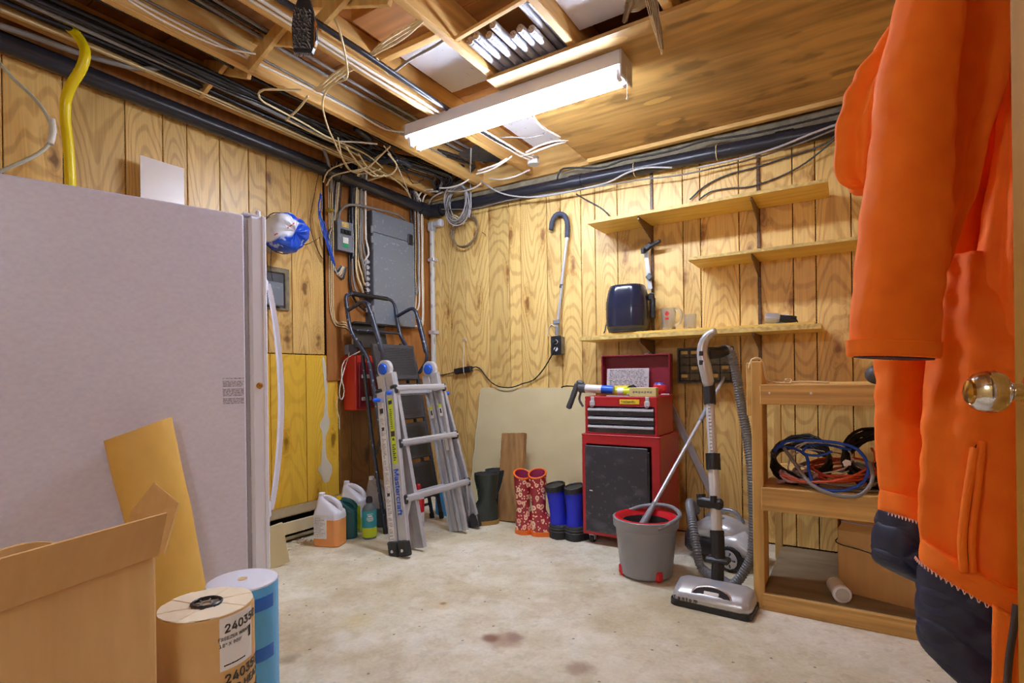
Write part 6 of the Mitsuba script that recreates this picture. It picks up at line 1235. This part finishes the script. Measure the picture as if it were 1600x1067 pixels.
cable([(-1.722, 1.439, 2.41), (-1.725, 1.466, 2.38), (-1.766, 1.52, 2.36), (-1.831, 1.592, 2.35), (-1.901, 1.659, 2.345), (-1.957, 1.689, 2.35), (-2.046, 1.697, 2.36), (-2.137, 1.726, 2.36), (-2.216, 1.773, 2.34), (-2.33, 1.892, 2.32), (-2.437, 2.025, 2.31), (-2.557, 2.179, 2.3), (-2.666, 2.352, 2.29), (-2.644, 2.438, 2.3), (-2.542, 2.48, 2.32)], .005, 'm_sheath', 'cream cable drooping in a long S below the joists left of the strip light')
for k in range(3):
    cable([tuple(np.array(q) + [0, .006 * k, -.012 * math.sin(math.pi * i / 5) * k]) for i, q in enumerate(((-1.889, 1.736, 2.43), (-1.933, 1.695, 2.41), (-1.994, 1.684, 2.4), (-2.085, 1.696, 2.395), (-2.188, 1.726, 2.4), (-2.24, 1.74, 2.415)))], .005, 'm_sheath', ['upper', 'middle', 'lower'][k] + ' of three short cream cables slung between the second and third joists', 'three short cream cables slung between the second and third joists')
for k in range(3):
    cable([tuple(np.array(q) + [0, .005 * k, -.014 * math.sin(math.pi * i / 4) * k]) for i, q in enumerate(((-1.444, 1.654, 2.43), (-1.506, 1.638, 2.41), (-1.58, 1.634, 2.4), (-1.675, 1.647, 2.4), (-1.799, 1.694, 2.415)))], .005, 'm_sheath', ['upper', 'middle', 'lower'][k] + ' of three short cream cables slung between the third and fourth joists', 'three short cream cables slung between the third and fourth joists')
cable([(-1.455, 1.809, 2.43), (-1.508, 1.799, 2.41), (-1.577, 1.794, 2.4), (-1.66, 1.802, 2.4), (-1.74, 1.825, 2.405), (-1.816, 1.849, 2.41)], .006, 'm_sheath_grey', 'grey brown cable crossing in front of the foam panel')
cable([(-1.781, 1.719, 2.41), (-1.812, 1.796, 2.405), (-1.826, 1.838, 2.405), (-1.806, 1.864, 2.405)], .005, 'm_sheath', 'cream cable end by the strapping board')
for k in range(2):
    x = -1.88 + .028 * k
    cable([(x + .006 * math.sin(y * 6 + k), y, 2.392) for y in np.linspace(-.3, 2.24, 12)], .0075, 'm_sheath_white', 'white cable stapled under the strapping board, ' + ('right one' if k else 'left one'))
cable([(-1.80 + .006 * math.sin(y * 5), y, 2.405) for y in np.linspace(-.3, 2.9, 14)], .013, 'm_abs', 'thick black cable along the strapping board')
for k in range(2):
    cable([tuple(np.array(q) + [.03 * k, -.02 * k, 0]) for q in ((-1.818, 2.531, 2.405), (-1.807, 2.677, 2.4), (-1.794, 2.813, 2.395), (-1.783, 2.946, 2.39), (-1.753, 3.025, 2.385))], .007, 'm_sheath_white', ('right' if k else 'left') + ' one of two white cables from the strip light to the round junction box', 'two white cables running to the round junction box')
cable([(-1.46, 2.957, 2.405), (-1.523, 2.926, 2.39), (-1.614, 2.929, 2.385), (-1.707, 2.947, 2.385), (-1.769, 2.955, 2.39)], .0065, 'm_sheath_white', 'white cable from the plywood edge to the round junction box, lower one')
cable([(-1.439, 2.949, 2.405), (-1.514, 2.893, 2.395), (-1.61, 2.89, 2.39), (-1.724, 2.927, 2.39)], .0055, 'm_sheath_white', 'white cable from the plywood edge to the round junction box, upper one')
cable([(-1.44, 2.519, 2.39), (-1.459, 2.594, 2.39), (-1.474, 2.685, 2.39), (-1.461, 2.761, 2.39), (-1.451, 2.862, 2.395)], .006, 'm_sheath_white', 'short white cable hanging at the left edge of the plywood sheet')
cable([(-1.842, 2.948, 2.4), (-1.929, 2.967, 2.38), (-2.052, 2.997, 2.37), (-2.179, 3.026, 2.38)], .006, 'm_sheath_white', 'white cable looping left of the round junction box')
cable([(-1.779, 2.719, 2.42), (-1.693, 2.712, 2.4), (-1.617, 2.77, 2.395), (-1.519, 2.789, 2.4)], .0035, 'm_sheath_grey', 'thin grey wire crossing the far foam panel')
# tangle over the breaker panel in the corner
r_ = random.Random(8)
for k, pts in enumerate((
    [(-2.551, 2.303, 2.36), (-2.593, 2.419, 2.32), (-2.599, 2.523, 2.3), (-2.528, 2.562, 2.31), (-2.449, 2.528, 2.34), (-2.437, 2.438, 2.38)],
    [(-2.513, 2.116, 2.38), (-2.608, 2.232, 2.31), (-2.645, 2.334, 2.28), (-2.58, 2.391, 2.3), (-2.472, 2.397, 2.35), (-2.36, 2.384, 2.39)],
    [(-2.547, 2.201, 2.37), (-2.585, 2.343, 2.31), (-2.61, 2.483, 2.29), (-2.566, 2.531, 2.3), (-2.721, 2.537, 2.3)],
    [(-2.88, 2.302, 2.25), (-2.84, 2.306, 2.313), (-2.8, 2.365, 2.364), (-2.74, 2.451, 2.404), (-2.7, 2.548, 2.436), (-2.463, 2.421, 2.38)],
    [(-2.88, 2.327, 2.236), (-2.82, 2.329, 2.287), (-2.76, 2.409, 2.328), (-2.7, 2.491, 2.366), (-2.62, 2.586, 2.452)],
    [(-2.409, 2.379, 2.4), (-2.445, 2.48, 2.38), (-2.509, 2.602, 2.36), (-2.604, 2.761, 2.33), (-2.8, 3.022, 2.351)],
    [(-2.383, 2.374, 2.4), (-2.415, 2.495, 2.37), (-2.477, 2.64, 2.34), (-2.527, 2.761, 2.31), (-2.478, 2.803, 2.33), (-2.367, 2.756, 2.37)],
    [(-2.404, 2.321, 2.39), (-2.478, 2.239, 2.39), (-2.547, 2.154, 2.38)])):
    cable(pts, [.0055, .005, .0065, .0055, .005, .0045, .0035, .0055][k], ['m_sheath', 'm_sheath', 'm_sheath', 'm_sheath', 'm_sheath', 'm_sheath_white', 'm_black', 'm_sheath_white'][k], ['cream cable bowed to the right in', 'cream cable hanging in the deepest U in', 'thickest cream cable slanting through', 'cream cable arching highest over the drain pipe from', 'cream cable arching lower over the drain pipe from', 'white cable dropping straight out of', 'thin black wire sagging at the right of', 'white cable lying across the top of'][k] + ' the tangle above the breaker panel', 'tangle of cables above the breaker panel')
cable([(-2.612, 2.162, 2.46), (-2.66, 2.35, 2.45), (-2.686, 2.49, 2.43), (-2.616, 2.553, 2.41), (-2.504, 2.574, 2.4), (-2.487, 2.688, 2.4), (-2.553, 2.696, 2.4)], .018, 'm_abs', 'thick black cable curling under the joist above the breaker panel', n=10)
cable([(-2.5, 2.24, 2.48), (-2.521, 2.355, 2.47), (-2.578, 2.434, 2.46), (-2.64, 2.438, 2.46)], .02, 'm_abs', 'thick black cable bent round in the second joist bay', n=10)
for k in range(3):
    cable([(-2.88, 3.195, 2.364), (-2.86, 3.196, 2.411), (-2.8, 3.181, 2.43), (-2.668, 3.132, 2.4)] if k == 0 else ([(-2.87, 3.243, 2.36), (-2.84, 3.233, 2.412), (-2.78, 3.233, 2.431), (-2.663, 3.186, 2.4)] if k == 1 else [(-2.894, 3.34, 2.369), (-2.832, 3.3, 2.399), (-2.745, 3.26, 2.407), (-2.657, 3.24, 2.409)]), .007, 'm_sheath_white', ['left', 'middle', 'right'][k] + ' one of three white cables arching over the drain pipe elbow in the corner', 'white cables arching over the drain pipe elbow')
# cables along the back wall
cable([(-2.315, 3.27, 2.432), (-2.184, 3.27, 2.335), (-2.047, 3.27, 2.272), (-1.869, 3.28, 2.232), (-1.698, 3.29, 2.224), (-1.53, 3.29, 2.222), (-1.325, 3.29, 2.227), (-1.195, 3.29, 2.262), (-1.071, 3.29, 2.267), (-0.912, 3.29, 2.233)], .006, 'm_lightgrey', 'pale grey cable drooping across the drain pipe on the back wall')
cable([(-2.714, 3.29, 2.299), (-2.403, 3.29, 2.249), (-2.115, 3.29, 2.253), (-1.849, 3.29, 2.24), (-1.649, 3.29, 2.228), (-1.415, 3.29, 2.216), (-1.116, 3.3, 2.204), (-0.88, 3.31, 2.186), (-0.664, 3.34, 2.195), (-0.454, 3.33, 2.2), (-0.227, 3.3, 2.218), (-0.077, 3.29, 2.245), (0.036, 3.29, 2.269)], .0045, 'm_sheath_grey', 'long grey cable running under the drain pipe along the back wall')
cable([(-1.558, 3.3, 2.2), (-1.516, 3.36, 2.17), (-1.444, 3.375, 2.122), (-1.394, 3.375, 2.083), (-1.354, 3.375, 2.038)], .0045, 'm_dark_grey', 'short dark cable end hanging left of the top shelf')
cable([(0.002, 3.29, 2.265), (-0.041, 3.31, 2.247), (-0.085, 3.34, 2.215), (-0.17, 3.37, 2.198), (-0.296, 3.375, 2.183), (-0.461, 3.375, 2.162), (-0.617, 3.375, 2.15), (-0.746, 3.375, 2.108), (-0.828, 3.37, 2.045)], .005, 'm_dark_grey', 'dark cable swooping down behind the top shelf, outer one')
cable([(0.008, 3.29, 2.247), (-0.233, 3.37, 2.117), (-0.462, 3.375, 2.059), (-0.601, 3.375, 2.071), (-0.709, 3.375, 2.07), (-0.775, 3.37, 2.035)], .0045, 'm_dark_grey', 'dark cable swooping down behind the top shelf, inner one')
cable([(-1.681, 3.26, 2.304), (-1.646, 3.25, 2.363), (-1.556, 3.25, 2.36), (-1.352, 3.25, 2.316), (-1.201, 3.25, 2.331), (-1.057, 3.25, 2.322), (-0.881, 3.25, 2.32), (-0.715, 3.25, 2.333), (-0.609, 3.25, 2.322), (-0.441, 3.25, 2.309), (-0.222, 3.25, 2.308), (0.008, 3.25, 2.312)], .006, 'm_black', 'black cable stapled along the mortar above the back drain pipe')
cable([(0.008, 3.26, 2.271), (-0.164, 3.27, 2.246), (-0.35, 3.28, 2.212), (-0.549, 3.29, 2.201), (-0.762, 3.29, 2.2)], .006, 'm_lightgrey', 'pale grey cable rising along the right end of the back drain pipe')
# rag snagged on the plywood edge
rg = thing('frayed_rag', 'frayed tan rag hanging from the plywood edge right of the strip light', 'rag')
def strip(pts, w, seed):
    c = spline(pts, .012); out = []
    for i, p in enumerate(c):
        t = i / (len(c) - 1); ww = w * (1 - .55 * t) * (1 + .35 * (meshkit.noise([[i * .7, seed, 0]])[0] - .5)); d = np.array([.845, .535, 0])
        out.append([p - d * ww, p - d * ww * .3 + [-.004, .008, 0], p + d * ww * .4 + [.004, -.006, 0], p + d * ww, p + d * ww * .4 + [.006, -.002, 0], p - d * ww * .3 + [-.002, .012, 0]])
    return loft(out)
part(rg, 'cloth', strip([(-0.572, 1.839, 2.286), (-0.556, 1.825, 2.215), (-0.547, 1.831, 2.16), (-0.539, 1.836, 2.088)], .016, 1), 'm_rag')
part(rg, 'cloth', strip([(-0.654, 1.858, 2.343), (-0.65, 1.837, 2.283), (-0.66, 1.831, 2.252), (-0.666, 1.827, 2.225)], .02, 4), 'm_rag')
part(rg, 'cloth', blob((-0.634, 1.871, 2.306), .035, 3, (1.3, .8, .7), .6, 12, 5), 'm_rag', True)
key = part(rg, 'threads', cat([tube([np.array((-0.57, 1.829, 2.266)) + [.006 * k, .003 * k, 0], np.array((-0.553, 1.827, 2.171)) + [.004 * k, .003 * k, 0], np.array((-0.539, 1.836, 2.083)) + [.001 * k, 0, -.006 * (k % 3)]], .0013, 4) for k in range(-3, 4)]), 'm_sheath'); labels[key] = {'kind': 'stuff'}
solo('plastic_scrap', loft([[(-2.252, 2.914, 2.5), (-2.269, 2.98, 2.5), (-2.296, 3.015, 2.5)], [(-2.091, 2.908, 2.52), (-2.11, 2.985, 2.5), (-2.184, 3.058, 2.48)], [(-2.047, 3.071, 2.55), (-2.029, 3.123, 2.52), (-2.106, 3.199, 2.5)]]), 'm_abs', 'torn piece of dark plastic sheet between the joists beyond the strip light', 'plastic sheet')
solo('wood_block', cb(-1.83, -1.58, 1.62, 1.93, 2.535, 2.60, .003), 'm_subfloor', 'orange brown plywood block beside the white foam panel', 'block')
for k, q in enumerate(([(-2.168, 3.027, 2.4), (-2.059, 2.985, 2.385), (-1.966, 2.97, 2.385), (-1.896, 2.978, 2.41)], [(-2.189, 3.188, 2.4), (-2.094, 3.218, 2.385), (-1.982, 3.22, 2.385), (-1.874, 3.231, 2.41)], [(-2.624, 3.162, 2.41), (-2.516, 3.151, 2.39), (-2.4, 3.132, 2.385), (-2.33, 3.139, 2.41)], [(-2.617, 3.253, 2.41), (-2.493, 3.268, 2.39), (-2.355, 3.244, 2.385), (-2.302, 3.252, 2.41)])):
    cable(q, .0062, 'm_sheath_white', ['upper white cable sagging between the last joists beyond the strip light', 'lower white cable sagging between the last joists beyond the strip light', 'upper white cable sagging above the grey cable coil', 'lower white cable sagging above the grey cable coil'][k])
